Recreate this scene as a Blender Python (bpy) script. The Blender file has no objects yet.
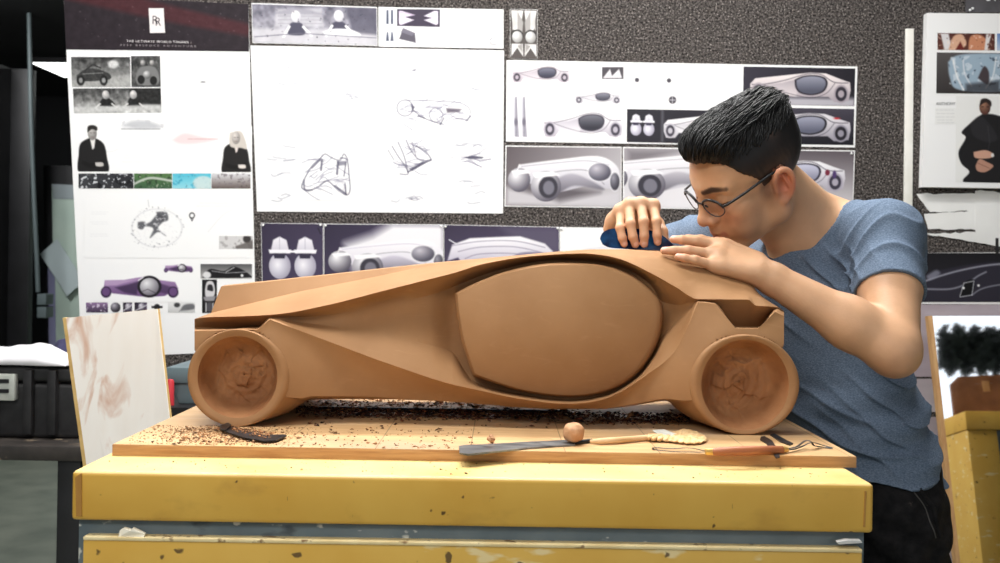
import bpy, bmesh, math, random
import numpy as np
from mathutils import Vector, Matrix
random.seed(7); rng = np.random.default_rng(7)
S = bpy.context.scene; COL = S.collection

# ------------------------------------------------------------------ camera model
F = 1000.0; ROLL = 0.0165; CAMH = 1.163; HORIZ = 266.0
CR, SR = math.cos(ROLL), math.sin(ROLL)
def P(px, py, Y):
    u = (px-500.0)/F; v = (HORIZ-py)/F
    return Vector((Y*(u*CR - v*SR), Y, CAMH + Y*(u*SR + v*CR)))
def PA(px, py, Y):
    u = (np.asarray(px, float)-500.0)/F; v = (HORIZ-np.asarray(py, float))/F; Y = np.asarray(Y, float)+0*u
    return np.stack([Y*(u*CR - v*SR), Y, CAMH + Y*(u*SR + v*CR)], -1)

cam_data = bpy.data.cameras.new('camera'); cam = bpy.data.objects.new('camera', cam_data); COL.objects.link(cam)
cam_data.sensor_width = 36.0; cam_data.lens = 36.0*F/1000.0
cam_data.shift_y = -(281.5-HORIZ)/1000.0
cam.matrix_world = Matrix(((CR, -SR, 0, 0), (0, 0, -1, 0), (SR, CR, 0, CAMH), (0, 0, 0, 1)))
cam_data.clip_start = 0.05
cam_data.dof.use_dof = True; cam_data.dof.focus_distance = 1.55; cam_data.dof.aperture_fstop = 8.0
S.camera = cam

# ------------------------------------------------------------------ object helpers
def link_mesh(name, verts, faces, mat=None, parent=None, smooth=False, mats=None, midx=None):
    me = bpy.data.meshes.new(name)
    if isinstance(verts, np.ndarray):
        verts = np.ascontiguousarray(verts, np.float32)
        me.vertices.add(len(verts)); me.vertices.foreach_set('co', verts.ravel())
        f = np.ascontiguousarray(faces, np.int32); n = f.shape[1]
        me.loops.add(f.size); me.loops.foreach_set('vertex_index', f.ravel())
        me.polygons.add(len(f)); me.polygons.foreach_set('loop_start', np.arange(0, f.size, n, dtype=np.int32))
        me.update(calc_edges=True); me.validate()
    else:
        me.from_pydata([tuple(v) for v in verts], [], [tuple(f) for f in faces]); me.validate()
    for m in (mats or ([mat] if mat else [])): me.materials.append(m)
    if midx is not None:
        for p, i in zip(me.polygons, midx): p.material_index = i
    if smooth: me.polygons.foreach_set('use_smooth', np.ones(len(me.polygons), bool))
    o = bpy.data.objects.new(name, me); COL.objects.link(o)
    if parent is not None: o.parent = parent; o.matrix_parent_inverse = parent.matrix_world.inverted()
    return o
def bm_obj(name, bm, mat=None, parent=None, smooth=False):
    me = bpy.data.meshes.new(name); bm.normal_update(); bm.to_mesh(me); bm.free()
    if mat: me.materials.append(mat)
    if smooth: me.polygons.foreach_set('use_smooth', np.ones(len(me.polygons), bool))
    o = bpy.data.objects.new(name, me); COL.objects.link(o)
    if parent is not None: o.parent = parent; o.matrix_parent_inverse = parent.matrix_world.inverted()
    return o
def thing(name, label, cat, loc=(0, 0, 0), group=None):
    o = bpy.data.objects.new(name, None); COL.objects.link(o); o.location = loc; o.empty_display_size = .05
    o.matrix_world = Matrix.Translation(Vector(loc))
    return tag(o, label, cat, group)
def tag(o, label, cat, group=None, kind=None):
    o['label'] = label; o['category'] = cat
    if group: o['group'] = group
    if kind: o['kind'] = kind
    return o
def struct(o, label=None):
    o['kind'] = 'structure'
    if label: o['label'] = label; o['category'] = o.name.split('_')[0]
    return o
def sharp(o, deg=35):
    me = o.data; me.polygons.foreach_set('use_smooth', np.ones(len(me.polygons), bool))
    me.set_sharp_from_angle(angle=math.radians(deg)); return o
def box(bm, x0, x1, y0, y1, z0, z1):
    vs = [bm.verts.new(c) for c in ((x0,y0,z0),(x1,y0,z0),(x1,y1,z0),(x0,y1,z0),(x0,y0,z1),(x1,y0,z1),(x1,y1,z1),(x0,y1,z1))]
    fs = [bm.faces.new([vs[i] for i in q]) for q in ((3,2,1,0),(4,5,6,7),(0,1,5,4),(1,2,6,5),(2,3,7,6),(3,0,4,7))]
    return vs, fs
def bevel(bm, w, seg=2):
    bmesh.ops.bevel(bm, geom=list(bm.edges), offset=w, segments=seg, profile=.6, affect='EDGES')
def boxo(name, dims, mat, parent=None, bev=0.0, seg=2):
    bm = bmesh.new(); box(bm, *dims)
    if bev: bevel(bm, bev, seg)
    o = bm_obj(name, bm, mat, parent)
    if bev: sharp(o, 50)
    return o
def hexa(name, front, thick, mat, parent=None, direction=(0, 1, 0), bev=0.0):
    """a slab from four front corners (tl,tr,br,bl), extruded along direction"""
    d = Vector(direction)*thick; vs = [Vector(c) for c in front]; vs += [c+d for c in vs]
    fs = [(3,2,1,0),(4,5,6,7),(0,1,5,4),(1,2,6,5),(2,3,7,6),(3,0,4,7)]
    bm = bmesh.new(); bv = [bm.verts.new(v) for v in vs]
    for f in fs: bm.faces.new([bv[i] for i in f])
    bmesh.ops.recalc_face_normals(bm, faces=list(bm.faces))
    if bev: bevel(bm, bev, 2)
    o = bm_obj(name, bm, mat, parent)
    if bev: sharp(o, 50)
    return o
def tube_geo(pts, rad, n=8, cap=True, flat=None):
    """verts, faces of a tube along pts; rad scalar or list; flat=(normal, ratio) squashes it"""
    pts = [Vector(p) for p in pts]; N = len(pts)
    rad = [rad]*N if not hasattr(rad, '__len__') else list(rad)
    V, Fc = [], []
    t = (pts[1]-pts[0]).normalized()
    up = Vector((0, 0, 1)) if abs(t.z) < .9 else Vector((1, 0, 0))
    if flat is not None: up = Vector(flat[0])
    for i in range(N):
        t = (pts[min(i+1, N-1)]-pts[max(i-1, 0)]).normalized()
        s = t.cross(up)
        if s.length < 1e-6: s = t.orthogonal()
        s.normalize(); u2 = s.cross(t).normalized()
        k = flat[1] if flat is not None else 1.0
        if flat is None: up = u2
        for j in range(n):
            a = 2*math.pi*j/n
            V.append(pts[i] + s*(rad[i]*math.cos(a)) + u2*(rad[i]*k*math.sin(a)))
    for i in range(N-1):
        for j in range(n):
            Fc.append((i*n+j, i*n+(j+1) % n, (i+1)*n+(j+1) % n, (i+1)*n+j))
    if cap:
        Fc.append(tuple(range(n-1, -1, -1))); Fc.append(tuple((N-1)*n+j for j in range(n)))
    return V, Fc
def tube(name, pts, rad, mat, parent=None, n=8, flat=None):
    V, Fc = tube_geo(pts, rad, n, True, flat)
    return sharp(link_mesh(name, V, Fc, mat, parent), 60)
def catmull(pts, n=8):
    pts = [np.asarray(p, float) for p in pts]; out = []
    for i in range(len(pts)-1):
        p0 = pts[max(i-1, 0)]; p1 = pts[i]; p2 = pts[i+1]; p3 = pts[min(i+2, len(pts)-1)]
        for k in range(n):
            t = k/n
            out.append(.5*((2*p1)+(-p0+p2)*t+(2*p0-5*p1+4*p2-p3)*t*t+(-p0+3*p1-3*p2+p3)*t**3))
    out.append(pts[-1]); return out

# ------------------------------------------------------------------ materials
def lin(c):
    c = np.asarray(c, float); return np.where(c <= .04045, c/12.92, ((c+.055)/1.055)**2.4)
def rgb(r, g, b): return tuple(float(x) for x in lin(np.array([r, g, b])/255.0)) + (1.0,)
MATS = {}
def mat(name, c1, c2=None, scale=20.0, rough=.6, bump=0.0, bscale=None, metal=0.0, detail=6.0, stretch=None, spec=.5, lo=.35, hi=.65, emit=None, estr=0.0, sss=0.0, attr=None):
    m = bpy.data.materials.new(name); m.use_nodes = True; nt = m.node_tree; b = nt.nodes['Principled BSDF']
    b.inputs['Roughness'].default_value = rough; b.inputs['Metallic'].default_value = metal
    b.inputs['Specular IOR Level'].default_value = spec
    b.inputs['Base Color'].default_value = c1
    L = nt.links
    def coords(sc):
        tc = nt.nodes.new('ShaderNodeTexCoord'); mp = nt.nodes.new('ShaderNodeMapping')
        mp.inputs['Scale'].default_value = stretch or (1, 1, 1)
        L.new(tc.outputs['Object'], mp.inputs['Vector'])
        no = nt.nodes.new('ShaderNodeTexNoise'); no.inputs['Scale'].default_value = sc; no.inputs['Detail'].default_value = detail
        L.new(mp.outputs['Vector'], no.inputs['Vector']); return no
    if attr:
        at = nt.nodes.new('ShaderNodeAttribute'); at.attribute_name = attr
        src = at.outputs['Color']
        if c2 is not None:
            no = coords(scale); mx = nt.nodes.new('ShaderNodeMix'); mx.data_type = 'RGBA'; mx.blend_type = 'MULTIPLY'
            rp = nt.nodes.new('ShaderNodeValToRGB'); rp.color_ramp.elements[0].position = lo; rp.color_ramp.elements[1].position = hi
            rp.color_ramp.elements[0].color = c1; rp.color_ramp.elements[1].color = c2
            L.new(no.outputs['Fac'], rp.inputs['Fac']); mx.inputs['Factor'].default_value = 1.0
            L.new(src, mx.inputs['A']); L.new(rp.outputs['Color'], mx.inputs['B']); src = mx.outputs['Result']
        L.new(src, b.inputs['Base Color'])
    elif c2 is not None:
        no = coords(scale); rp = nt.nodes.new('ShaderNodeValToRGB')
        rp.color_ramp.elements[0].color = c1; rp.color_ramp.elements[1].color = c2
        rp.color_ramp.elements[0].position = lo; rp.color_ramp.elements[1].position = hi
        L.new(no.outputs['Fac'], rp.inputs['Fac']); L.new(rp.outputs['Color'], b.inputs['Base Color'])
    if bump:
        no = coords(bscale or scale*2); bp = nt.nodes.new('ShaderNodeBump'); bp.inputs['Strength'].default_value = bump; bp.inputs['Distance'].default_value = .01
        L.new(no.outputs['Fac'], bp.inputs['Height']); L.new(bp.outputs['Normal'], b.inputs['Normal'])
    if emit is not None:
        b.inputs['Emission Color'].default_value = emit; b.inputs['Emission Strength'].default_value = estr
    if sss:
        b.inputs['Subsurface Weight'].default_value = sss; b.inputs['Subsurface Radius'].default_value = (.9, .35, .2); b.inputs['Subsurface Scale'].default_value = .006
    MATS[name] = m; return m
def overlay(m, col, scale, lo, hi, fac=1.0, stretch=None, detail=4.0, dist=0.0, seed=(0, 0, 0)):
    """mix a second noise-masked colour (stains, chips, dirt) over a material"""
    nt = m.node_tree; L = nt.links; b = nt.nodes['Principled BSDF']; inp = b.inputs['Base Color']
    tc = nt.nodes.new('ShaderNodeTexCoord'); mp = nt.nodes.new('ShaderNodeMapping'); mp.inputs['Scale'].default_value = stretch or (1, 1, 1); mp.inputs['Location'].default_value = seed
    L.new(tc.outputs['Object'], mp.inputs['Vector'])
    no = nt.nodes.new('ShaderNodeTexNoise'); no.inputs['Scale'].default_value = scale; no.inputs['Detail'].default_value = detail; no.inputs['Distortion'].default_value = dist
    L.new(mp.outputs['Vector'], no.inputs['Vector'])
    mr = nt.nodes.new('ShaderNodeMapRange'); mr.inputs['From Min'].default_value = lo; mr.inputs['From Max'].default_value = hi; mr.inputs['To Max'].default_value = fac
    L.new(no.outputs['Fac'], mr.inputs['Value'])
    mx = nt.nodes.new('ShaderNodeMix'); mx.data_type = 'RGBA'; mx.inputs['B'].default_value = col
    L.new(mr.outputs['Result'], mx.inputs['Factor'])
    if inp.is_linked: L.new(inp.links[0].from_socket, mx.inputs['A'])
    else: mx.inputs['A'].default_value = inp.default_value
    L.new(mx.outputs['Result'], inp)

M_paper = mat('white_paper', (.822, .822, .822, 1), None, rough=.6, spec=.25)
M_paper2 = mat('grey_white_paper', rgb(222, 222, 220), rgb(236, 236, 234), 6.0, rough=.8, spec=.2)
M_print = mat('printed_ink', (1, 1, 1, 1), None, rough=.6, attr='Col', spec=.25)
M_carpet = mat('speckled_carpet', rgb(17, 16, 16), rgb(104, 98, 95), 185.0, rough=.95, bump=.8, bscale=160.0, spec=.1, lo=.36, hi=.66, detail=3.0)
overlay(M_carpet, rgb(182, 173, 168), 230.0, .585, .68, .8, detail=2.0)
M_black = mat('black_paint', rgb(14, 14, 16), rgb(24, 24, 27), 8.0, rough=.5)
M_dark = mat('dark_wall_paint', rgb(10, 11, 14), rgb(16, 17, 21), 2.0, rough=.7)
M_floor = mat('floor_concrete', rgb(120, 128, 116), rgb(146, 152, 138), 5.0, rough=.4, bump=.05)
M_ceil = mat('ceiling_paint', rgb(40, 40, 42), rgb(48, 48, 50), 2.0, rough=.9)
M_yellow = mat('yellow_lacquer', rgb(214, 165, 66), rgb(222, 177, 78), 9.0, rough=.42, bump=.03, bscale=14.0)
overlay(M_yellow, rgb(170, 124, 50), 16.0, .58, .76, .4, stretch=(1, 1, 1.6))
overlay(M_yellow, rgb(70, 44, 20), 55.0, .70, .735, .9, detail=2.0)
overlay(M_yellow, rgb(66, 44, 22), 60.0, .725, .75, .8, stretch=(1.6, 1, .3), detail=2.0, seed=(3, 1, 2))
M_topface = mat('pale_bench_top_face', rgb(226, 192, 120), rgb(235, 205, 138), 9.0, rough=.45, bump=.02)  # paler yellow for the upward faces of the bench top
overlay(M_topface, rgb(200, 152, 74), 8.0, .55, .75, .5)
M_yellow2 = mat('yellow_drawer_lacquer', rgb(212, 166, 70), rgb(220, 178, 84), 9.0, rough=.45, bump=.04)
overlay(M_yellow2, rgb(228, 210, 160), 30.0, .62, .68, .8, stretch=(.5, 1, 1.6), detail=3.0)
overlay(M_yellow2, rgb(80, 58, 30), 50.0, .69, .73, .9, detail=2.0, seed=(5, 5, 5))
M_slate = mat('slate_blue_paint', rgb(84, 98, 104), rgb(104, 116, 120), 14.0, rough=.45)
overlay(M_slate, rgb(205, 205, 195), 40.0, .66, .70, .9, stretch=(.8, 1, 1.5), detail=3.0)
overlay(M_slate, rgb(40, 46, 50), 24.0, .6, .68, .8, stretch=(.6, 1, 1.5), seed=(2, 2, 2))
M_edgewood = mat('worn_cream_edge', rgb(226, 202, 146), rgb(240, 222, 172), 30.0, rough=.6)
overlay(M_edgewood, rgb(130, 92, 48), 60.0, .62, .68, .9)
M_board = mat('beech_board', rgb(198, 158, 110), rgb(214, 177, 129), 7.0, rough=.45, bump=.02, stretch=(1, 12, 12))
overlay(M_board, rgb(182, 138, 92), 9.0, .5, .75, .5)
overlay(M_board, rgb(168, 150, 134), 5.0, .52, .7, .5, seed=(4, 2, 1))
M_clay = mat('brown_modelling_clay', rgb(152, 112, 75), rgb(164, 124, 86), 9.0, rough=.64, bump=.02, bscale=40.0, detail=5.0, spec=.22)
overlay(M_clay, rgb(184, 142, 102), 22.0, .60, .76, .22, stretch=(1, 1, 3.0), dist=1.5)
overlay(M_clay, rgb(142, 98, 62), 5.0, .55, .8, .5, seed=(1, 7, 3))
M_clayrough = mat('rough_gouged_clay', rgb(148, 100, 64), rgb(168, 120, 80), 16.0, rough=.75, bump=.5, bscale=38.0, spec=.25)
M_steel = mat('worn_grey_steel', rgb(88, 92, 96), rgb(150, 152, 152), 60.0, rough=.38, metal=.6, stretch=(.3, 1, 1))
overlay(M_steel, rgb(50, 50, 52), 40.0, .55, .7, .7)
M_darksteel = mat('dark_steel', rgb(26, 26, 28), rgb(52, 54, 58), 50.0, rough=.4, metal=.5)
M_ply = mat('white_washed_plywood', rgb(246, 238, 228), rgb(252, 247, 240), 6.0, rough=.7, stretch=(3, 3, .6))
overlay(M_ply, rgb(198, 132, 86), 8.0, .54, .68, .85, stretch=(2.2, 2.2, .8), detail=8.0, dist=.8, seed=(1.3, 0, .4))
M_plyedge = mat('plywood_edge', rgb(196, 160, 96), rgb(214, 180, 116), 40.0, rough=.8)
M_plastic = mat('black_case_plastic', rgb(26, 25, 26), rgb(38, 37, 38), 30.0, rough=.45, bump=.05)
M_tabletop = mat('scuffed_black_table', rgb(30, 26, 24), rgb(52, 46, 42), 18.0, rough=.55)
overlay(M_tabletop, rgb(150, 132, 110), 34.0, .60, .70, .7, stretch=(.7, 1.5, 1))
M_latch = mat('pale_latch_metal', rgb(180, 184, 176), rgb(204, 206, 198), 40.0, rough=.35, metal=.3)
M_navy = mat('navy_cloth', rgb(38, 36, 66), rgb(60, 58, 92), 18.0, rough=.9, bump=.4, bscale=30.0)
M_bin = mat('grey_blue_plastic', rgb(88, 104, 110), rgb(102, 118, 123), 8.0, rough=.5)
M_red = mat('red_plastic', rgb(186, 40, 52), rgb(196, 50, 60), 8.0, rough=.5)
M_whitetape = mat('white_strip_paint', rgb(226, 224, 216), rgb(238, 236, 230), 12.0, rough=.6)
M_lamp = mat('fluorescent_diffuser', rgb(255, 255, 255), emit=(.95, 1.0, .97, 1), estr=6.0)
M_pin = mat('white_pushpin', rgb(240, 240, 240), rough=.3)
# ------------------------------------------------------------------ room shell
YW = 2.80                                             # pinboard wall
struct(boxo('floor', (-6, 5, -1.5, 9.2, -.05, 0), M_floor))
struct(boxo('ceiling', (-6, 5, -1.5, 9.2, 2.62, 2.7), M_ceil))
XL = P(104, 300, YW).x
struct(boxo('wall_back', (XL, 4.0, YW, YW+.10, 0, 2.62), M_carpet))
struct(boxo('wall_far', (-6, 5, 9.0, 9.1, 0, 2.62), M_dark))
struct(boxo('wall_left', (-6.1, -6, -1.5, 9.1, 0, 2.62), M_dark))

# ---- dark room beyond the partition
cl = thing('ceiling_light', 'glowing rectangular ceiling light in the dark room beyond the wall', 'ceiling light', (-2.7, 7.3, 2.6))
boxo('housing', (-3.45, -2.05, 7.24, 7.82, 2.585, 2.62), M_black, cl)
boxo('diffuser', (-3.42, -2.08, 7.27, 7.79, 2.578, 2.585), M_lamp, cl)
def pxbox(px0, px1, py0, py1, Y0, Y1):
    a = P(px0, py0, Y0); b = P(px1, py1, Y0)
    return (a.x, b.x, Y0, Y1, b.z, a.z)
loc_ = thing('metal_cabinet', 'tall black metal cabinet with open shelves at the dark left edge', 'cabinet', (P(-30, 300, 6.0).x, 6.1, 0))
a = P(-70, 0, 6.0); b = P(33, 0, 6.0); m0 = P(12, 0, 6.0).x
boxo('side_panel', (m0, b.x, 6.0, 6.06, 0, 2.3), M_black, loc_, .006)
boxo('side_panel', (a.x, a.x+.03, 6.0, 6.20, 0, 2.3), M_black, loc_)
boxo('back_panel', (a.x+.03, m0, 3.84, 6.20, 0, 2.3), M_black, loc_)
for z in (.05, .55, P(0, 282, 6.03).z, 1.62, 2.27): boxo('shelf', (a.x+.03, m0, 6.02, 6.18, z-.015, z+.015), M_black, loc_)
zs = P(0, 282, 6.03).z+.0155
dv = thing('electronic_device', 'small black device with a blue light on the dark cabinet shelf', 'device', (a.x+.2, 6.08, zs))
boxo('casing', (a.x+.05, m0-.008, 6.02, 6.16, zs, zs+.3), M_black, dv, .004)
hexa('screen', [P(-20, 228, 6.02), P(6, 228, 6.02), P(6, 236, 6.02), P(-20, 236, 6.02)], .004, mat('blue_screen', rgb(60, 80, 160), emit=(.25, .35, 1, 1), estr=.9), dv, (0, -1, 0))
hexa('indicator', [P(0, 245, 6.02), P(8, 245, 6.02), P(8, 249, 6.02), P(0, 249, 6.02)], .004, mat('amber_lamp', rgb(160, 100, 60), emit=(1, .55, .25, 1), estr=.5), dv, (0, -1, 0))
hexa('trim_strip', [P(-20, 266, 6.02), P(8, 266, 6.02), P(8, 268, 6.02), P(-20, 268, 6.02)], .004, M_latch, dv, (0, -1, 0))
cd = thing('conduit', 'thin grey conduit running down to a small box in the dark room', 'conduit', P(36, 320, 5.95))
mc = mat('grey_conduit', rgb(96, 108, 110), rough=.5)
tube('pipe', [P(28, -40, 5.95), P(31, 120, 5.95), P(34, 200, 5.95), P(37, 262, 5.95), P(38, 292, 5.95)], 0.013, mc, cd, 10)
for yy in (294, 307): boxo('junction_box', pxbox(37, 46, yy, yy+11, 5.9, 6.0), mc, cd, .004)

nb = thing('notice_board', 'black framed notice board with pale green sheet in the dark room', 'notice board', P(62, 340, 6.3))
hexa('frame', [P(43, 165, 6.3), P(140, 170, 6.3), P(140, 449, 6.3), P(48, 449, 6.3)], .04, M_black, nb, (0, 1, 0), .006)
hexa('green_sheet', [P(52, 184, 6.297), P(138, 188, 6.297), P(138, 415, 6.297), P(56, 415, 6.297)], .003, mat('pale_green_paper', rgb(176, 196, 184), rgb(188, 206, 194), 3, rough=.7), nb, (0, -1, 0))
hexa('heading_sheet', [P(52, 184, 6.293), P(138, 188, 6.293), P(138, 200, 6.293), P(53, 199, 6.293)], .003, mat('grey_paper', rgb(150, 160, 164), rough=.7), nb, (0, -1, 0))
hexa('lavender_strip', [P(48, 268, 6.293), P(55, 268, 6.293), P(57, 415, 6.293), P(50, 415, 6.293)], .003, mat('lavender_card', rgb(128, 128, 160), rough=.7), nb, (0, -1, 0))
tag(hexa('loose_sheet', [P(57, 239, 6.25), P(84, 281, 6.26), P(67, 296, 6.25), P(40, 254, 6.24)], .004, mat('pale_blue_paper', rgb(186, 200, 202), rough=.7), None, (0, 1, 0)), 'pale sheet hanging askew over the green notice board', 'paper')

# ---- left black table, tool case, cloths
ZT = .72
xr = P(82, 452, 2.36).x
tb = thing('metal_table', 'scuffed black metal table under the plastic tool case', 'table', (-1.4, 2.5, 0))
boxo('table_top', (-2.3, xr, 2.36, 2.74, ZT-.035, ZT), M_tabletop, tb, .003)
for lx in (xr-.062, -2.28):
    for ly in (2.37, 2.68): boxo('leg', (lx, lx+.055, ly, ly+.05, 0, ZT-.035), M_black, tb, .003)
boxo('stretcher', (-2.225, xr-.062, 2.69, 2.72, .12, .16), M_black, tb)
boxo('stretcher', (xr-.055, xr-.015, 2.42, 2.68, .10, .14), M_black, tb)

cs = thing('tool_case', 'black ribbed plastic tool case with pale latch on the metal table', 'case', (-1.4, 2.55, ZT))
cx1 = P(80, 400, 2.46).x; ztop = P(40, 366, 2.46).z; zmid = P(40, 383, 2.46).z
boxo('case_body', (-1.9, cx1, 2.46, 2.72, ZT, zmid), M_plastic, cs, .012, 3)
boxo('case_lid', (-1.9, cx1, 2.455, 2.722, zmid+.002, ztop), M_plastic, cs, .012, 3)
for px in (26, 50, -10, -60): 
    x = P(px, 400, 2.46).x
    boxo('rib', (x, x+.022, 2.440, 2.47, ZT+.012, ztop-.008), M_plastic, cs, .004)
lt = boxo('latch', pxbox(-16, 14, 374, 401, 2.438, 2.46), M_latch, cs, .004)
for q in (379, 389): hexa('latch_slot', [P(-12, q, 2.4375), P(9, q, 2.4375), P(9, q+4, 2.4375), P(-12, q+4, 2.4375)], .002, M_black, lt, (0, -1, 0))
# crumpled white bag / sheet lying on the case
def crumple(name, px0, px1, py0, py1, Y0, Y1, zb, m, amp, label, cat, nx=44, ny=26, seed=1):
    r = np.random.default_rng(seed); x0 = P(px0, py0, Y0).x; x1 = P(px1, py0, Y0).x
    hgt = P(px0, py0, Y0).z-zb
    ph = r.uniform(0, 6.28, 8); fr = r.uniform(.6, 2.6, 8)*6
    V = []; Fc = []
    for j in range(ny+1):
        for i in range(nx+1):
            u = i/nx; v = j/ny
            x = x0+(x1-x0)*u; y = Y0+(Y1-Y0)*v
            e = min(1, 5*min(u, 1-u))*min(1, 4*min(v, 1-v)); e = e**.6
            z = zb+.003+hgt*e*(.72+.28*math.sin(2.2*u+ph[0])) + amp*e*sum(math.sin(fr[k]*(u*math.cos(k)+v*math.sin(k)*.8)*2+ph[k]) for k in range(8))/3
            V.append((x, y+.006*math.sin(9*u+ph[1]), max(z, zb+.002)))
    for j in range(ny):
        for i in range(nx): Fc.append((j*(nx+1)+i, j*(nx+1)+i+1, (j+1)*(nx+1)+i+1, (j+1)*(nx+1)+i))
    o = link_mesh(name, V, Fc, m, None, True)
    md = o.modifiers.new('s', 'SOLIDIFY'); md.thickness = .0015; md.offset = 1
    return tag(o, label, cat)
crumple('paper_bag', -60, 67, 347, 366, 2.44, 2.535, ztop, mat('white_bag_paper', rgb(216, 214, 218), rgb(232, 230, 234), 8, rough=.7), .004, 'crumpled white paper lying on the black tool case', 'paper', seed=4)
crumple('folded_cloth', 42, 82, 337, 368, 2.54, 2.70, ztop, M_navy, .007, 'bunched navy cloth on the right end of the tool case', 'cloth', seed=9)

# ---- storage bins under the tall poster
sh = thing('low_shelf', 'black shelf below the tall poster holding the storage bins', 'shelf', (-.95, 2.55, 0))
xa, xb = P(120, 400, 2.5).x, P(262, 400, 2.5).x; zsh = P(180, 403, 2.5).z
boxo('shelf_board', (xa, xb, 2.42, 2.78, zsh-.03, zsh), M_black, sh)
for x in (xa, xb-.04): boxo('side_panel', (x, x+.04, 2.44, 2.78, 0, zsh-.03), M_black, sh)
def bin_(px0, px1, py0, py1, Y0, lidpy, label):
    t = thing('storage_bin', label, 'bin', (P((px0+px1)/2, py1, Y0).x, Y0+.1, P((px0+px1)/2, py1, Y0).z))
    x0, x1, y0, y1, z0, z1 = pxbox(px0, px1, py0, py1, Y0, Y0+.2); z0 = zsh+.0005
    zl = P(px0, lidpy, Y0).z; w = .024
    bm = bmesh.new(); vs, fs = box(bm, x0, x1, y0, y1, z0, zl)
    for v in vs[:4]: v.co.x += w if v.co.x < (x0+x1)/2 else -w
    bevel(bm, .006); sharp(bm_obj('bin_body', bm, M_bin, t), 50)
    boxo('bin_lid', (x0-.006, x1+.006, y0-.006, y1+.004, zl, z1), M_bin, t, .004)
    return t
bin_(169, 206, 367, 405, 2.48, 383, 'grey blue lidded storage bin beside the front clay wheel')
rc = tag(tube('red_container', [P(170.5, 410, 2.455), P(170.5, 386, 2.455), P(170.5, 384, 2.455)], [.0085, .0085, .006], M_red, None, 12), 'small red container beside the grey blue bin', 'container')
rc.location.z += (zsh+.0005) - P(170.5, 410, 2.455).z

# ---- leaning plywood board
YP = 1.96
tl, tr = P(66, 318, YP+.02), P(157, 309, YP+.02)
def down(tp, q):     # follow an edge down to the floor
    d = q-tp; k = (tp.z-.003)/(-d.z); return tp+d*k
bl = down(tl, P(86, 462, YP-.0)); br = down(tr, P(170, 425, YP-.0))
pl = thing('plywood_panel', 'whitewashed plywood board with brown smears leaning behind the bench', 'board', (tl.x, YP, 0))
hexa('panel_face', [tl, tr, br, bl], .004, M_ply, pl)
dd = Vector((0, .004, 0))
hexa('panel_core', [tl+dd, tr+dd, br+dd, bl+dd], .012, M_plyedge, pl)
e = Vector((-.007, 0, 0))
hexa('edge_strip', [tl+e, tl, bl, bl+e], .016, M_plyedge, pl)

# ---- workbench
ZB = CAMH-.258; XB0, XB1, YB0, YB1 = -.5175, .460, 1.2176, 1.92
wb = thing('workbench', 'yellow topped workbench with slate blue drawers under the clay car', 'workbench', (0, 1.55, 0))
zb0 = P(470, 527, YB0).z
bm = bmesh.new(); box(bm, XB0, XB1, YB0, YB1, zb0, ZB); bevel(bm, .006, 3)
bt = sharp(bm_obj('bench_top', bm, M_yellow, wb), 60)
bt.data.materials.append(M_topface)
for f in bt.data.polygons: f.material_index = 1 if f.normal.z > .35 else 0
hexa('end_strip', [P(75.5, 477, YB0), P(82, 473, YB0), P(82, 516, YB0), P(76.5, 516, YB0)], .0012, mat('brown_edge_band', rgb(168, 118, 50), rgb(184, 134, 62), 20, rough=.5), wb, (0, -1, 0))
hexa('end_strip', [P(864.5, 491, YB0), P(866.5, 491, YB0), P(865, 527, YB0), P(863, 527, YB0)], .0012, MATS['brown_edge_band'], wb, (0, -1, 0))
boxo('cabinet', (XB0+.004, XB1-.006, YB0+.012, YB1-.02, .06, zb0), M_slate, wb, .004)
boxo('plinth', (XB0+.03, XB1-.03, YB0+.06, YB1-.04, 0, .06), M_black, wb)
zd1 = P(470, 542, YB0).z; zd0 = zd1-.22
xd0, xd1 = P(84, 560, YB0).x, P(861, 560, YB0).x
dr = boxo('drawer', (xd0, xd1, YB0-.004, YB0+.014, zd0, zd1-.0045), M_yellow2, wb, .002)
boxo('drawer_edge', (xd0, xd1, YB0-.0045, YB0+.014, zd1-.0045, zd1), M_edgewood, dr, .0015)
dr2 = boxo('drawer', (xd0, xd1, YB0-.004, YB0+.014, zd0-.30, zd0-.03), M_yellow2, wb, .002)
for x in (-.2, .2): tube('drawer_handle', [(x-.06, YB0-.004, zd0-.1), (x-.06, YB0-.035, zd0-.1), (x+.06, YB0-.035, zd0-.1), (x+.06, YB0-.004, zd0-.1)], .005, M_darksteel, dr2)
def scrap(name, pts, m, label, seed):
    r = np.random.default_rng(seed); q = [P(x, y, YB0+.0) for x, y in pts]
    V = [v+Vector((0, -.0005-.004*r.random(), 0)) for v in q]; n = len(V)
    o = link_mesh(name, V+[v+Vector((0, .004, .0005)) for v in q], [tuple(range(n)), tuple(range(2*n-1, n-1, -1))]+[(i, (i+1) % n, n+(i+1) % n, n+i) for i in range(n)], m)
    return tag(o, label, 'paper scrap')
M_scrap = mat('torn_cream_paper', rgb(238, 230, 208), rgb(246, 242, 228), 30, rough=.8)
scrap('paper_scrap', [(120, 530.5), (124, 528), (131, 530), (133, 528), (145, 534), (144, 537.2), (119, 536.8)], M_scrap, 'torn cream paper scrap caught on the top drawer edge at the left', 3)
scrap('tape_scrap', [(836, 541.5), (846, 539.5), (860, 540), (862, 542.5), (850, 543.5), (838, 544)], M_paper, 'torn white tape scrap on the slate blue rail at the right', 5)

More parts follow.
